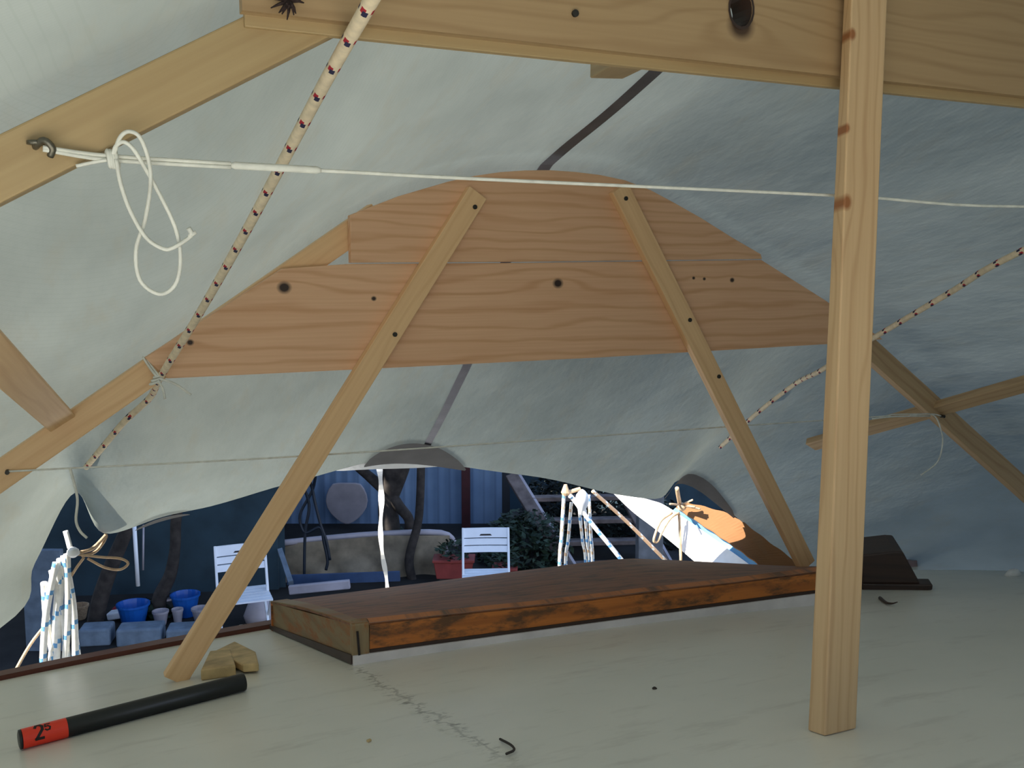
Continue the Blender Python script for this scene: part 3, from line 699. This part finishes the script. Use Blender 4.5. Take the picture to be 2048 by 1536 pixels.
# frayed clump in the top corner of the cross plank
m = MB(); c = P(578, 2, .862)
for k in range(46):
    v = Vector((random.uniform(-1, 1), random.uniform(-.3, .1), random.uniform(-.45, 1.2))).normalized()*random.uniform(.008, .02)
    tube(m, [c, c+v*.6+Vector((0, -.003, 0)), c+v], .0022, 5, r1=.0005)
o = m.build('frayed_knot', plain('dark_fibre', (52, 36, 34), .9, .3, 60)); tag(o, 'dark frayed tuft wedged at the left end of the top cross plank', 'tuft')

# hanging white strap at the middle of the forward opening
st = thing('hanging_strap', P(765, 1000, 2.97)); tag(st, 'sunlit white strap knotted to the forward hem and hanging down behind the hatch', 'strap')
m = MB(); pts = smoothpts([P(757, 918, 2.97), P(761, 960, 2.975), P(763, 1010, 2.98), P(761, 1060, 2.985), P(765, 1110, 2.99), P(772, 1150, 3.0), P(776, 1190, 3.01)], 5)
V = []; Gc = []
for i, p in enumerate(pts):
    wv = .009*(1-.35*i/len(pts))*(1+.25*math.sin(i*.9)); tw = .5*math.sin(i*.35); e = CR*wv*math.cos(tw)+CF*wv*math.sin(tw)
    V += [p-e-CF*.001, p+e-CF*.001, p+e+CF*.001, p-e+CF*.001]
Fc = [(i*4+j, i*4+(j+1) % 4, i*4+4+(j+1) % 4, i*4+4+j) for i in range(len(pts)-1) for j in range(4)]; m.add(V, Fc); m.build('strap_tail', M_white, st)
m = MB()
for k in range(5): tube(m, [P(745+k*6, 918, 2.955), P(770+k*5, 910-k*2, 2.94), P(800+k*5, 925-k*3, 2.95), P(790, 929, 2.96)], .006, 7, smooth=5)
m.build('bow', M_white, st, smooth=True)
m = MB()
for a_, b_ in (((775, 912), (792, 898)), ((788, 914), (806, 900)), ((800, 914), (822, 906))): tube(m, [P(*a_, 2.94), P(*b_, 2.925)], .0025, 6)
m.build('bow_ends', M_string, st)

# striped ropes
def striped(m, pts, r, ph=0, cols=(0, 1, 2), per=14):
    q = dense(pts, .006)
    def mif(i, j):
        k = (i+ph+j//3) % per
        return 1 if k in (0, 1) else (2 if k in (per//2, per//2+1) and len(cols) > 2 else 0)
    tube(m, q, r, 9, mif=mif)
top_b = [(112, 1125), (120, 1118), (128, 1112), (134, 1108), (88, 1165), (104, 1140), (130, 1115), (124, 1120)]
bot_b = [(84, 1335), (98, 1335), (112, 1333), (128, 1330), (118, 1334), (140, 1328), (152, 1325), (160, 1322)]
sB = 2.72
bd = thing('rope_hank', P(120, 1230, sB)); tag(bd, 'hank of sunlit white rope with blue flecks hanging outside at the left', 'rope hank')
for k, (a_, b_) in enumerate(zip(top_b, bot_b)):
    m = MB(); mx_ = ((a_[0]+b_[0])/2+(-6, 3, -2, 5, -8, 2, 6, 0)[k], (a_[1]+b_[1])/2)
    striped(m, [P(a_[0], a_[1], sB+.01*(k % 3)), P(mx_[0], mx_[1], sB+.014*((k*2) % 3)), P(b_[0], b_[1]+25, sB+.01*(k % 2))], .0088, k*2); m.build('strand', [M_rw, M_rb, M_rw], bd, smooth=True)
m = MB(); tube(m, [P(131, 1062, 2.75), P(136, 1080, 2.74), P(140, 1096, 2.73)], .007, 8, smooth=4); lathe(m, P(146, 1101, 2.72)-Vector((0, 0, .01)), [(.006, -.008), (.017, 0), (.014, .012), (.006, .018)], 12)
m.build('knot', M_white, bd, smooth=True)
m = MB(); tube(m, [P(160, 1105, 2.73), P(185, 1097, 2.76), P(205, 1078, 2.82), P(212, 1070, 2.84)], .005, 8, smooth=5); tube(m, [P(165, 1112, 2.73), P(190, 1104, 2.77), P(206, 1086, 2.82), P(213, 1072, 2.84)], .004, 8, smooth=5)
tube(m, [P(150, 1108, 2.72), P(200, 1114, 2.72), P(240, 1117, 2.72), P(256, 1127, 2.72), P(240, 1139, 2.72), P(210, 1135, 2.72), P(175, 1117, 2.72)], .0035, 8, smooth=6)
tube(m, [P(168, 1115, 2.72), P(150, 1140, 2.72), P(138, 1165, 2.72), P(143, 1200, 2.72), P(145, 1245, 2.72), P(150, 1300, 2.72)], .0035, 8, smooth=6)
o = m.build('eyelet_lashing', M_string, smooth=True); tag(o, 'tan string lashed through the tarpaulin corner at left, ending in a loop', 'string')
m = MB(); tube(m, [P(95, 1245, 2.8), P(60, 1290, 2.74), P(25, 1352, 2.66)], .004, 8, smooth=4); o = m.build('guy_line', M_string, smooth=True); tag(o, 'thin slanting tan line outside, left of the rope hank', 'line')

tk = thing('rope_tackle', P(1150, 1050, 3.15)); tag(tk, 'rope tackle with bright white block and flecked falls, outside beyond the hatch', 'tackle')
sT = 3.15
for k, (a_, b_) in enumerate([((1128, 990), (1119, 1150)), ((1143, 1005), (1131, 1150)), ((1158, 1010), (1172, 1150)), ((1170, 1020), (1180, 1150)), ((1178, 990), (1186, 1150))]):
    m = MB(); e_ = P(*b_, sT+.01*k); striped(m, [P(*a_, sT+.01*k), P((a_[0]+b_[0])/2, (a_[1]+b_[1])/2, sT+.01*k), e_, Vector((e_.x, e_.y, 1.49))], .0062 if k else .0072, k*3); m.build('rope_fall', [M_rw, M_rb, M_rtan], tk, smooth=True)
m = MB(); tube(m, [P(1128, 990, sT), P(1135, 985, sT), P(1160, 978, sT)], .008, 8); lathe(m, P(1131, 985, sT), [(.012, -.01), (.017, 0), (.012, .014), (.006, .03)], 10); m.build('lashing', M_string, tk)
m = MB(); c = P(1164, 1004, sT-.03)
lathe(m, c, [(.004, -.05), (.012, -.045), (.016, -.028), (.025, -.01), (.028, .01), (.022, .03), (.012, .042), (.003, .048)], 18, sx_=1, sy_=.7); m.build('block', M_white, tk, smooth=True)['label'] = 'bright white pulley block'
m = MB(); striped(m, [P(1140, 992, sT-.02), P(1148, 1000, sT-.02), P(1190, 1055, sT-.05), P(1245, 1122, sT-.08), P(1420, 1345, sT-.14)], .0085, 0, per=10); o = m.build('diagonal_rope', [M_rw, M_rb, M_rw], smooth=True); tag(o, 'white rope with blue flecks slanting down right from the tackle', 'rope')
m = MB(); striped(m, [P(1185, 982, 3.2), P(1255, 1045, 3.2), P(1335, 1125, 3.2), P(1530, 1320, 3.2)], .0072, 4, per=12); o = m.build('diagonal_rope', [M_rtan, M_rtan, M_rw], smooth=True); tag(o, 'plain tan rope slanting down between the tackle and the white flap', 'rope')

# turned-out flap of the cover at the right: white, blue stripe, tan
fp = thing('side_flap', P(1420, 1090, 3.2)); tag(fp, 'sunlit white sheet with a blue stripe and tan lining showing beyond the hatch at right', 'flap')
def quadsheet(m, e0, e1, n=12, thick=.003, wob=.0):
    e0 = smoothpts(e0, n); e1 = smoothpts(e1, n); k = min(len(e0), len(e1)); V = []
    for i in range(k):
        for t in (0, .5, 1):
            p = e0[i].lerp(e1[i], t); V.append(p+Vector((0, 0, wob*math.sin(i*1.1+t*3))))
    nn = len(V); V += [p-Vector((0, 0, thick)) for p in V]; Fc = []
    for i in range(k-1):
        for j in range(2): a = i*3+j; Fc += [(a, a+1, a+4, a+3), (nn+a, nn+a+3, nn+a+4, nn+a+1)]
        a = i*3; Fc += [(a, a+3, nn+a+3, nn+a), (a+2, nn+a+2, nn+a+5, a+5)]
    Fc += [(0, nn, nn+1, 1), (1, nn+1, nn+2, 2)]
    m.add(V, Fc)
m = MB(); quadsheet(m, [P(1225, 984, 3.75), P(1265, 1022, 3.5), P(1316, 1061, 3.25), P(1392, 1124, 3.0), P(1420, 1150, 2.9)], [P(1228, 984, 3.7), P(1300, 1000, 3.4), P(1345, 1020, 3.2), P(1470, 1108, 2.85), P(1520, 1145, 2.72)]); m.build('white_sheet', M_white, fp)
m = MB(); quadsheet(m, [P(1345, 1021, 3.2), P(1410, 1066, 3.03), P(1470, 1109, 2.86), P(1520, 1146, 2.72)], [P(1352, 1015, 3.17), P(1420, 1060, 3.0), P(1482, 1103, 2.84), P(1534, 1142, 2.7)], thick=.006); m.build('blue_stripe', M_blue, fp)
m = MB(); quadsheet(m, [P(1352, 1014, 3.15), P(1420, 1059, 2.98), P(1482, 1102, 2.82), P(1534, 1141, 2.68)], [P(1372, 1004, 3.12), P(1462, 1030, 2.93), P(1540, 1085, 2.8), P(1625, 1148, 2.68)], thick=.004, wob=.002); m.build('tan_lining', M_tan, fp)
m = MB()
tube(m, [P(1344, 1026, 3.1), P(1322, 1042, 3.08), P(1310, 1070, 3.07), P(1308, 1083, 3.07), P(1316, 1082, 3.07), P(1326, 1060, 3.07), P(1342, 1036, 3.08), P(1358, 1026, 3.1)], .005, 8, smooth=6)
tube(m, [P(1358, 1028, 3.1), P(1360, 1070, 3.08), P(1362, 1130, 3.06)], .0055, 8, smooth=4)
tube(m, [P(1360, 1010, 3.08), P(1356, 990, 3.04), P(1354, 976, 3.02)], .008, 8, smooth=4)
for e in ((1385, 1000), (1390, 1014), (1400, 1018), (1340, 1008)): tube(m, [P(1362, 1010, 3.08), P(*e, 3.0)], .004, 7)
lathe(m, P(1364, 1012, 3.07)-Vector((0, 0, .015)), [(.006, -.005), (.016, .004), (.018, .014), (.008, .026)], 10)
o = m.build('flap_lashing', M_string, smooth=True); tag(o, 'knotted tan string with a hanging loop tied to the white flap', 'string')

# ================================================================== THE YARD
def wall_panel(x0, x1, D0, D1, z0, z1, name, mat, kind='structure', th=.12):
    r0, y0 = ray(x0, 768); r1, y1 = ray(x1, 768); a = r0*(D0/y0); b = r1*(D1/y1); a.z = b.z = 0
    n = (b-a).normalized().cross(UP); m = MB(); mid_ = (a+b)/2; L = (b-a).length
    box(m, Vector((0, 0, (z0+z1)/2)), (L, th, z1-z0)); 
    o = m.build(name, mat); o.location = (mid_.x, mid_.y, z0); o.rotation_euler.z = math.atan2(b.y-a.y, b.x-a.x)
    if kind: o['kind'] = kind
    return o
wall_panel(545, 1010, 12.6, 12.6, 0, 3.4, 'wall_back', M_wall)
wall_panel(-500, 548, 9.4, 9.9, 0, 3.4, 'wall_left', M_wallL)
wall_panel(549, 552, 9.9, 12.6, 0, 3.4, 'wall_side', M_wallL)
wall_panel(1010, 2600, 13.4, 13.4, 0, 3.2, 'wall_right', M_wallL)
def pole(px0, py0, px1, py1, D, r, mat, name, label, cat, D1=None, n=10):
    m = MB(); tube(m, [Q(px0, py0, D), Q(px1, py1, D1 or D)], r, n); o = m.build(name, mat, smooth=True); return tag(o, label, cat)
def upright(px, py, D, w_, h, mat, name, label, cat, d_=None):
    p = Q(px, py, D); m = MB(); box(m, (p.x, p.y, h/2), (w_, d_ or w_, h), -YA); o = m.build(name, mat, bevel=.005); return tag(o, label, cat)
m = MB(); box(m, (-3.5, 7.2, 2.9), (.25, 6.4, 5.8)); o = m.build('yard_shade_wall', M_wallL); o['kind'] = 'structure'  # unseen tall wall added to keep the sun off the yard
upright(932, 1000, 12.3, .11, 3.4, M_redp, 'red_post', 'dark red square post standing against the blue-grey wall', 'post')
upright(1012, 1000, 12.2, .10, 3.4, M_cable, 'corner_post', 'near-black upright post at the right edge of the blue-grey wall', 'post')
upright(1298, 1100, 10.2, .26, 1.35, M_concrete, 'concrete_pillar', 'grey concrete pillar standing right of the outdoor steps', 'pillar')
# pale rounded shape set against the wall
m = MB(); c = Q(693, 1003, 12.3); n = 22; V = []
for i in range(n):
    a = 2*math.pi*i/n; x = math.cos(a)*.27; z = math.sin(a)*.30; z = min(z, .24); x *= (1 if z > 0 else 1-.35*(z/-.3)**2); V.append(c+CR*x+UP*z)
prism(m, V, CF*.05); o = m.build('rounded_shape', M_palegl, bevel=.01); tag(o, 'pale rounded shape on the blue-grey wall left of the strap', 'shape')
# trees: trunks seen through the opening; unseen crowns placed to shade the yard
def leafcloud(m, c, rad, n, size, flat=.6):
    for k in range(n):
        v = Vector((random.gauss(0, 1), random.gauss(0, 1), random.gauss(0, 1))).normalized()*rad*random.uniform(.35, 1)**.5; v.z *= flat
        p = c+v; a = Vector((random.uniform(-1, 1), random.uniform(-1, 1), random.uniform(-.5, .5))).normalized(); b = a.cross(Vector((random.uniform(-1, 1), random.uniform(-1, 1), 1))).normalized()
        s = size*random.uniform(.6, 1.3); V = [p-a*s, p+b*s*.45, p+a*s, p-b*s*.45]; m.add(V, [(0, 1, 2, 3)])
def tree(D, paths, crown, label, rad=2.0, nleaf=5200):
    base = Q(*paths[0][0][:2], D); base.z = 0
    root = thing('tree', base); tag(root, label, 'tree', 'trees in the yard')
    for k, (pts) in enumerate(paths):
        m = MB(); q = [Q(x, y, D+dd_) for x, y, dd_, r in pts]
        if k == 0: q = [Vector((q[0].x, q[0].y, -.02))]+q
        rs = [pts[0][3]]*(k == 0)+[p[3] for p in pts]
        sp = smoothpts(q, 6); tube(m, sp, lambda t: rs[min(int(t*(len(rs)-1)), len(rs)-2)]*(1-(t*(len(rs)-1)-min(int(t*(len(rs)-1)), len(rs)-2)))+rs[min(int(t*(len(rs)-1)), len(rs)-2)+1]*(t*(len(rs)-1)-min(int(t*(len(rs)-1)), len(rs)-2)), 9)
        m.build('trunk' if k == 0 else 'branch', M_bark, root, smooth=True)
    topq = Q(*paths[0][-1][:2], D); m = MB(); tube(m, [topq, topq+Vector((.1, .1, 1.3))], paths[0][-1][3], 8, r1=.04); m.build('branch', M_bark, root)
    m = MB(); leafcloud(m, Vector(crown), rad, nleaf, .16); m.build('foliage', M_leaf, root)['kind'] = 'stuff'
tree(10.6, [[(800, 1170, 0, .12), (785, 1110, 0, .11), (778, 1050, 0, .12), (776, 1000, 0, .11), (790, 930, 0, .17), (795, 860, 0, .1)],
            [(776, 985, 0, .07), (735, 950, 0, .055), (708, 925, 0, .05), (680, 880, .1, .04)], [(778, 985, 0, .07), (800, 1015, -.1, .06), (818, 1040, -.1, .055), (815, 1075, -.1, .05), (812, 1120, -.1, .05), (805, 1165, 0, .05)]], (3.9, 9.3, 4.7), 'forked dark tree behind the hanging strap', 1.9, 6500)
tree(10.2, [[(828, 1170, 0, .05), (818, 1120, 0, .05), (835, 1050, 0, .045), (840, 1000, 0, .045), (842, 930, 0, .045)]], (5.6, 8.0, 4.6), 'slender dark tree right of the hanging strap', 1.9, 6500)
tree(8.7, [[(190, 1250, 0, .075), (200, 1200, 0, .075), (220, 1140, 0, .07), (245, 1080, 0, .065), (262, 1040, 0, .06), (280, 980, 0, .06)]], (.9, 8.6, 4.6), 'leaning dark tree at left beside the blue tubs', 1.9, 6500)
tree(9.0, [[(325, 1245, 0, .06), (318, 1200, 0, .07), (340, 1150, 0, .06), (350, 1095, 0, .05), (352, 1040, 0, .05), (362, 980, 0, .045)]], (-1.2, 7.6, 4.4), 'crooked dark tree behind the small pots, left of the white chairs', 1.9, 6500)

def chair(px, py, D, rz, label):
    """folding slatted plastic garden chair: origin at the floor under the seat; +y is its front"""
    p = Q(px, py, D); root = thing('garden_chair', (p.x, p.y, 0)); ca, sa = math.cos(rz), math.sin(rz)
    def W(x, y, z): return Vector((p.x+x*ca-y*sa, p.y+x*sa+y*ca, z))
    tag(root, label, 'chair', 'white garden chairs')
    hw = .215
    m = MB()
    for s in (-1, 1):
        m2 = MB(); bar(m2, W(s*hw, -.02, .42), W(s*hw, -.17, .86), .022, .035, Vector((ca, sa, 0))); m2.build('back_post', M_plas, root, bevel=.004)
        m2 = MB(); bar(m2, W(s*hw, .20, .44), W(s*(hw-.01), -.22, .0), .022, .03, Vector((ca, sa, 0))); m2.build('leg', M_plas, root, bevel=.003)
        m2 = MB(); bar(m2, W(s*(hw-.02), -.18, .43), W(s*(hw-.01), .24, .0), .022, .03, Vector((ca, sa, 0))); m2.build('leg', M_plas, root, bevel=.003)
    m = MB()
    for z0, h_ in ((.815, .085), (.735, .055), (.67, .055)):
        V = []; n = 8
        for i in range(n+1):
            x = -hw+2*hw*i/n; yb = -.02-.15*(z0-.42)/.44-.012*math.cos(math.pi*(x/hw)/2)
            for dy, dz_ in ((-.008, -h_/2), (.008, -h_/2), (.008, h_/2), (-.008, h_/2)): V.append(W(x, yb+dy-dz_*.34, z0+dz_))
        Fc = [(i*4+j, i*4+(j+1) % 4, i*4+4+(j+1) % 4, i*4+4+j) for i in range(n) for j in range(4)]+[(3, 2, 1, 0), (n*4, n*4+1, n*4+2, n*4+3)]; m.add(V, Fc)
    b_ = m.build('backrest', M_plas, root)
    m = MB(); q = [W(-.06, -.165, .79), W(.06, -.165, .79), W(.045, -.169, .804), W(-.045, -.169, .804)]; prism(m, q, (W(0, .003, 0)-W(0, 0, 0))*6); m.build('hand_hole', M_ink, b_)
    m = MB()
    for i in range(6):
        y = -.17+.075*i; bar(m, W(-hw-.01, y, .445), W(hw+.01, y, .445), .055, .014, W(0, 1, 0)-W(0, 0, 0))
    m.build('seat', M_plas, root)
chair(972, 1077, 8.9, math.pi-YA+.05, 'nearer-standing white slatted garden chair above the middle of the hatch')
chair(484, 1103, 8.35, math.pi-YA+.38, 'white slatted garden chair half hidden by the left strut')
# the back of each chair faces the boat: rotate so that its back is on the near side
# covered bench
cb = thing('covered_bench', G(720, 1180)); tag(cb, 'long outdoor bench under a draped beige cover with a pale rim, behind the strap', 'covered bench')
D = 10.3
m = MB(); tube(m, [Q(556, 1087, D-.3), Q(640, 1078, D-.1), Q(760, 1068, D), Q(882, 1066, D+.1), Q(912, 1090, D+.2)], .035, 9, smooth=4); m.build('rim', M_palegl, cb, smooth=True)
m = MB(); V = []; nx_, nz_ = 40, 12
for i in range(nx_+1):
    t = i/nx_; tx = 560+340*t; ty = 1086-18*min(1, t*1.6)
    for j in range(nz_+1):
        u = j/nz_; p = Q(tx, ty, D-.2+.3*t); p.z -= u*.62; bul = .06*math.sin(t*9+u*5)+.035*math.sin(t*26-u*6); V.append(p-CF*(.06+bul*u))
m.add(V, [(i*(nz_+1)+j, (i+1)*(nz_+1)+j, (i+1)*(nz_+1)+j+1, i*(nz_+1)+j+1) for i in range(nx_) for j in range(nz_)]); m.build('cover', M_canvas, cb, smooth=True)
for x in (575, 895): 
    m = MB(); p = Q(x, 1090, D); bar(m, p, Vector((p.x, p.y, 0)), .05, .05, CR); m.build('leg', M_palegl, cb)
m = MB(); bar(m, Q(560, 1100, D-.5), Q(582, 1166, D-.9), .05, .05, CR); m.build('brace', M_kerb, cb)
m = MB(); bar(m, Q(578, 1180, D-1), Q(700, 1168, D-1), .09, .05, UP); m.build('lower_rail', M_palegl, cb, bevel=.01)
m = MB(); bar(m, Q(574, 1160, D-.7), Q(800, 1152, D-.7), .1, .03, UP); m.build('blue_strip', plain('dull_blue', (52, 76, 112), .6, .1), cb)
# planters with plants
def planter(x0, y0, x1, D, label):
    a = Q(x0, y0, D); b = Q(x1, y0, D); root = thing('planter_box', ((a+b)/2)*1.0); root.location.z = 0; root['_org'] = tuple(root.location)
    tag(root, label, 'planter', 'red planters'); c = (a+b)/2; L = (b-a).length; zt_ = a.z
    m = MB(); V = []
    for z, k in ((zt_-.2, .85), (zt_, 1)):
        for x, y in ((-.5, -.5), (.5, -.5), (.5, .5), (-.5, .5)): V.append(Vector((c.x, c.y, z))+CR*x*L*k+CF*y*.22*k)
    m.add(V, [(3, 2, 1, 0), (4, 5, 6, 7), (0, 1, 5, 4), (1, 2, 6, 5), (2, 3, 7, 6), (3, 0, 4, 7)]); m.build('box', M_redpl, root, bevel=.008)
    m = MB(); box(m, (c.x, c.y, zt_-.005), (L*1.04, .25, .03), -YA); m.build('box_rim', M_redpl, root, bevel=.006)
    m = MB(); box(m, (c.x, c.y, (zt_-.2)/2), (L*.7, .16, zt_-.2), -YA); m.build('stand', M_bark, root)
    m = MB(); leafcloud(m, Vector((c.x, c.y, zt_+.08)), .2, 160, .04); m.build('foliage', M_leaf, root)['kind'] = 'stuff'
planter(868, 1116, 948, 10.0, 'terracotta-red planter trough left of the middle white chair')
planter(985, 1132, 1034, 9.9, 'small red planter just behind the right leg of the middle white chair')
# bushes
def bush(px, py, D, rad, n, label, mat=M_leaf):
    c = Q(px, py, D); root = thing('bush', (c.x, c.y, 0)); tag(root, label, 'bush')
    m = MB()
    for k in range(7): a = Vector((c.x+random.uniform(-.15, .15), c.y+random.uniform(-.15, .15), 0)); tube(m, [a, c+Vector((random.uniform(-.4, .4), random.uniform(-.3, .3), random.uniform(-.1, rad*.4)))], .018, 6, r1=.006)
    m.build('stems', M_bark, root)
    m = MB(); leafcloud(m, c, rad, n, .05, .9); m.build('foliage', mat, root)['kind'] = 'stuff'
bush(1050, 1105, 10.9, .55, 2600, 'dark green bush between the middle white chair and the outdoor steps')
bush(1165, 1015, 12.1, .78, 4500, 'dark shrub behind the treads of the outdoor steps', M_leaf2)
bush(1352, 1090, 11.8, .6, 2400, 'dark shrub behind the concrete pillar', M_leaf2)
bush(790, 1130, 11.2, .5, 2000, 'low dark green bush at the foot of the forked tree', M_leaf)
bush(300, 1243, 9.0, .22, 700, 'small green plant between the blue tubs', M_leaf)
# outdoor steps
stp = thing('outdoor_steps', G(1180, 1180)); tag(stp, 'weathered wooden open steps leaning behind the rope tackle', 'steps')
Ds = 11.0
for x0, x1 in ((1022, 1135), (1228, 1330)):
    a = Q(x0, 950, Ds+.6); b = Q(x1, 1165, Ds-.4); m = MB(); bar(m, a, Vector((b.x, b.y, 0)), .15, .06, CR); m.build('stringer', M_oldwood, stp, bevel=.01)
    m = MB(); bar(m, a+CR*.10, Vector((b.x, b.y, 0))+CR*.10, .03, .05, CR); m.build('rail_edge', M_palegl, stp)
for y_, x0, x1 in ((997, 1062, 1262), (1042, 1088, 1290), (1085, 1110, 1305), (1130, 1132, 1320)):
    t = (y_-950)/215; m = MB(); bar(m, Q(x0, y_, Ds+.6-t), Q(x1, y_-4, Ds+.6-t), .05, .16, UP); m.build('tread', M_oldwood, stp, bevel=.006)
# cables
for k, pts in enumerate(([(640, 925), (625, 980), (600, 1030), (610, 1065), (640, 1055), (648, 1085), (655, 1120), (652, 1140)], [(622, 930), (626, 985), (640, 1045), (652, 1080), (660, 1120)], [(606, 935), (618, 1010), (610, 1070), (608, 1190)])):
    m = MB(); tube(m, [Q(686+k*3, 886, 10.68)]+[Q(x, y, 9.75) for x, y in pts], .0155, 7, smooth=6); o = m.build('hanging_cable', M_cable, smooth=True)
    tag(o, ('looped dark cable hanging from the forked tree in front of the beige cover', 'dark cable slanting down right across the beige cover beside the looped one', 'dark cable hanging lowest, nearest the left strut')[k], 'cable', 'dark cables hanging beyond the opening')
# white sticks
pole(268, 1040, 276, 1172, 7.6, .016, M_plas, 'white_pole', 'thin white pole hanging against the dark wall at left', 'pole')
pole(287, 1050, 286, 1140, 7.8, .008, M_palegl, 'white_pole', 'shorter grey rod just right of the thin white pole', 'pole')
# tubs and pots
def tub(px, py, r, h, mat, label, cat='tub', name='plastic_tub', grp='blue tubs on the ground'):
    c = G(px, py, .0); m = MB(); lathe(m, c, [(r*.6, 0), (r*.7, .01), (r, h), (r*1.08, h), (r*1.08, h+.02), (r*.98, h+.02), (r*.9, h-.02), (r*.66, .03)], 20); o = m.build(name, mat, smooth=False); tag(o, label, cat, grp)
tub(268, 1252, .14, .2, M_bluepl, 'blue tub below the red and white bundle at left')
tub(372, 1232, .13, .2, M_bluepl, 'blue tub right of the crooked tree trunk')
for i, (x, y, r, mt, lb_) in enumerate(((322, 1250, .07, M_palegl, 'small whitish pot between the two blue tubs'), (356, 1246, .05, M_palegl, 'smallest whitish pot, left of the strut-side pot'), (402, 1244, .08, M_palegl, 'pale lilac pot right of the blue tubs, beside the strut'), (160, 1238, .08, M_string, 'tan pot at the foot of the leaning tree'))):
    tub(x, y, r, .12, mt, lb_, 'pot', 'flower_pot', 'small pots on the ground')
rb_ = thing('striped_bundle', G(250, 1235)); tag(rb_, 'red and white bundle lying across the left blue tub', 'bundle')
m = MB(); bar(m, Q(218, 1231, 8.9), Q(272, 1222, 8.9), .07, .12, UP); m.build('white_bag', M_plas, rb_, bevel=.015)
m = MB(); bar(m, Q(228, 1217, 9.0), Q(290, 1208, 9.0), .035, .1, UP); m.build('red_bag', plain('red_cloth', (150, 34, 50), .7, .1), rb_, bevel=.01)
m = MB(); bar(m, Q(284, 1206, 9.05), Q(345, 1198, 9.05), .02, .06, UP); o = m.build('loose_lath', M_palegl, bevel=.004); tag(o, 'pale slat lying level beyond the red bundle', 'slat')
# kerb stones
for i, (x0, x1, lb_) in enumerate(((162, 228, 'kerb stone nearest the rope hank'), (236, 330, 'middle kerb stone below the small pots'), (335, 420, 'kerb stone next to the left strut'))):
    a = G(x0, 1285); b = G(x1, 1285-(x1-x0)*.06); m = MB(); c = (a+b)/2; box(m, (c.x, c.y, .07), ((b-a).length*.96, .22, .16), math.atan2(b.y-a.y, b.x-a.x)); o = m.build('kerb_stone', M_kerb, bevel=.02); tag(o, lb_+', grey', 'kerb stone', 'kerb stones in the yard')
a = G(95, 1300); m = MB(); box(m, (a.x, a.y, .45), (.34, .06, .9), -YA); o = m.build('leaning_board', M_kerb, bevel=.005); tag(o, 'pale blue-grey board standing at the far left of the yard', 'board')
# bag under the left chair
c = G(520, 1248); m = MB(); lathe(m, c, [(.05, 0), (.13, .03), (.15, .1), (.11, .2), (.05, .25)], 14, sx_=1, sy_=.7); o = m.build('grey_sack', M_palegl, smooth=True); tag(o, 'grey sack on the ground under the left white chair', 'sack')

for o in sc.objects:
    if '_org' in o: del o['_org']
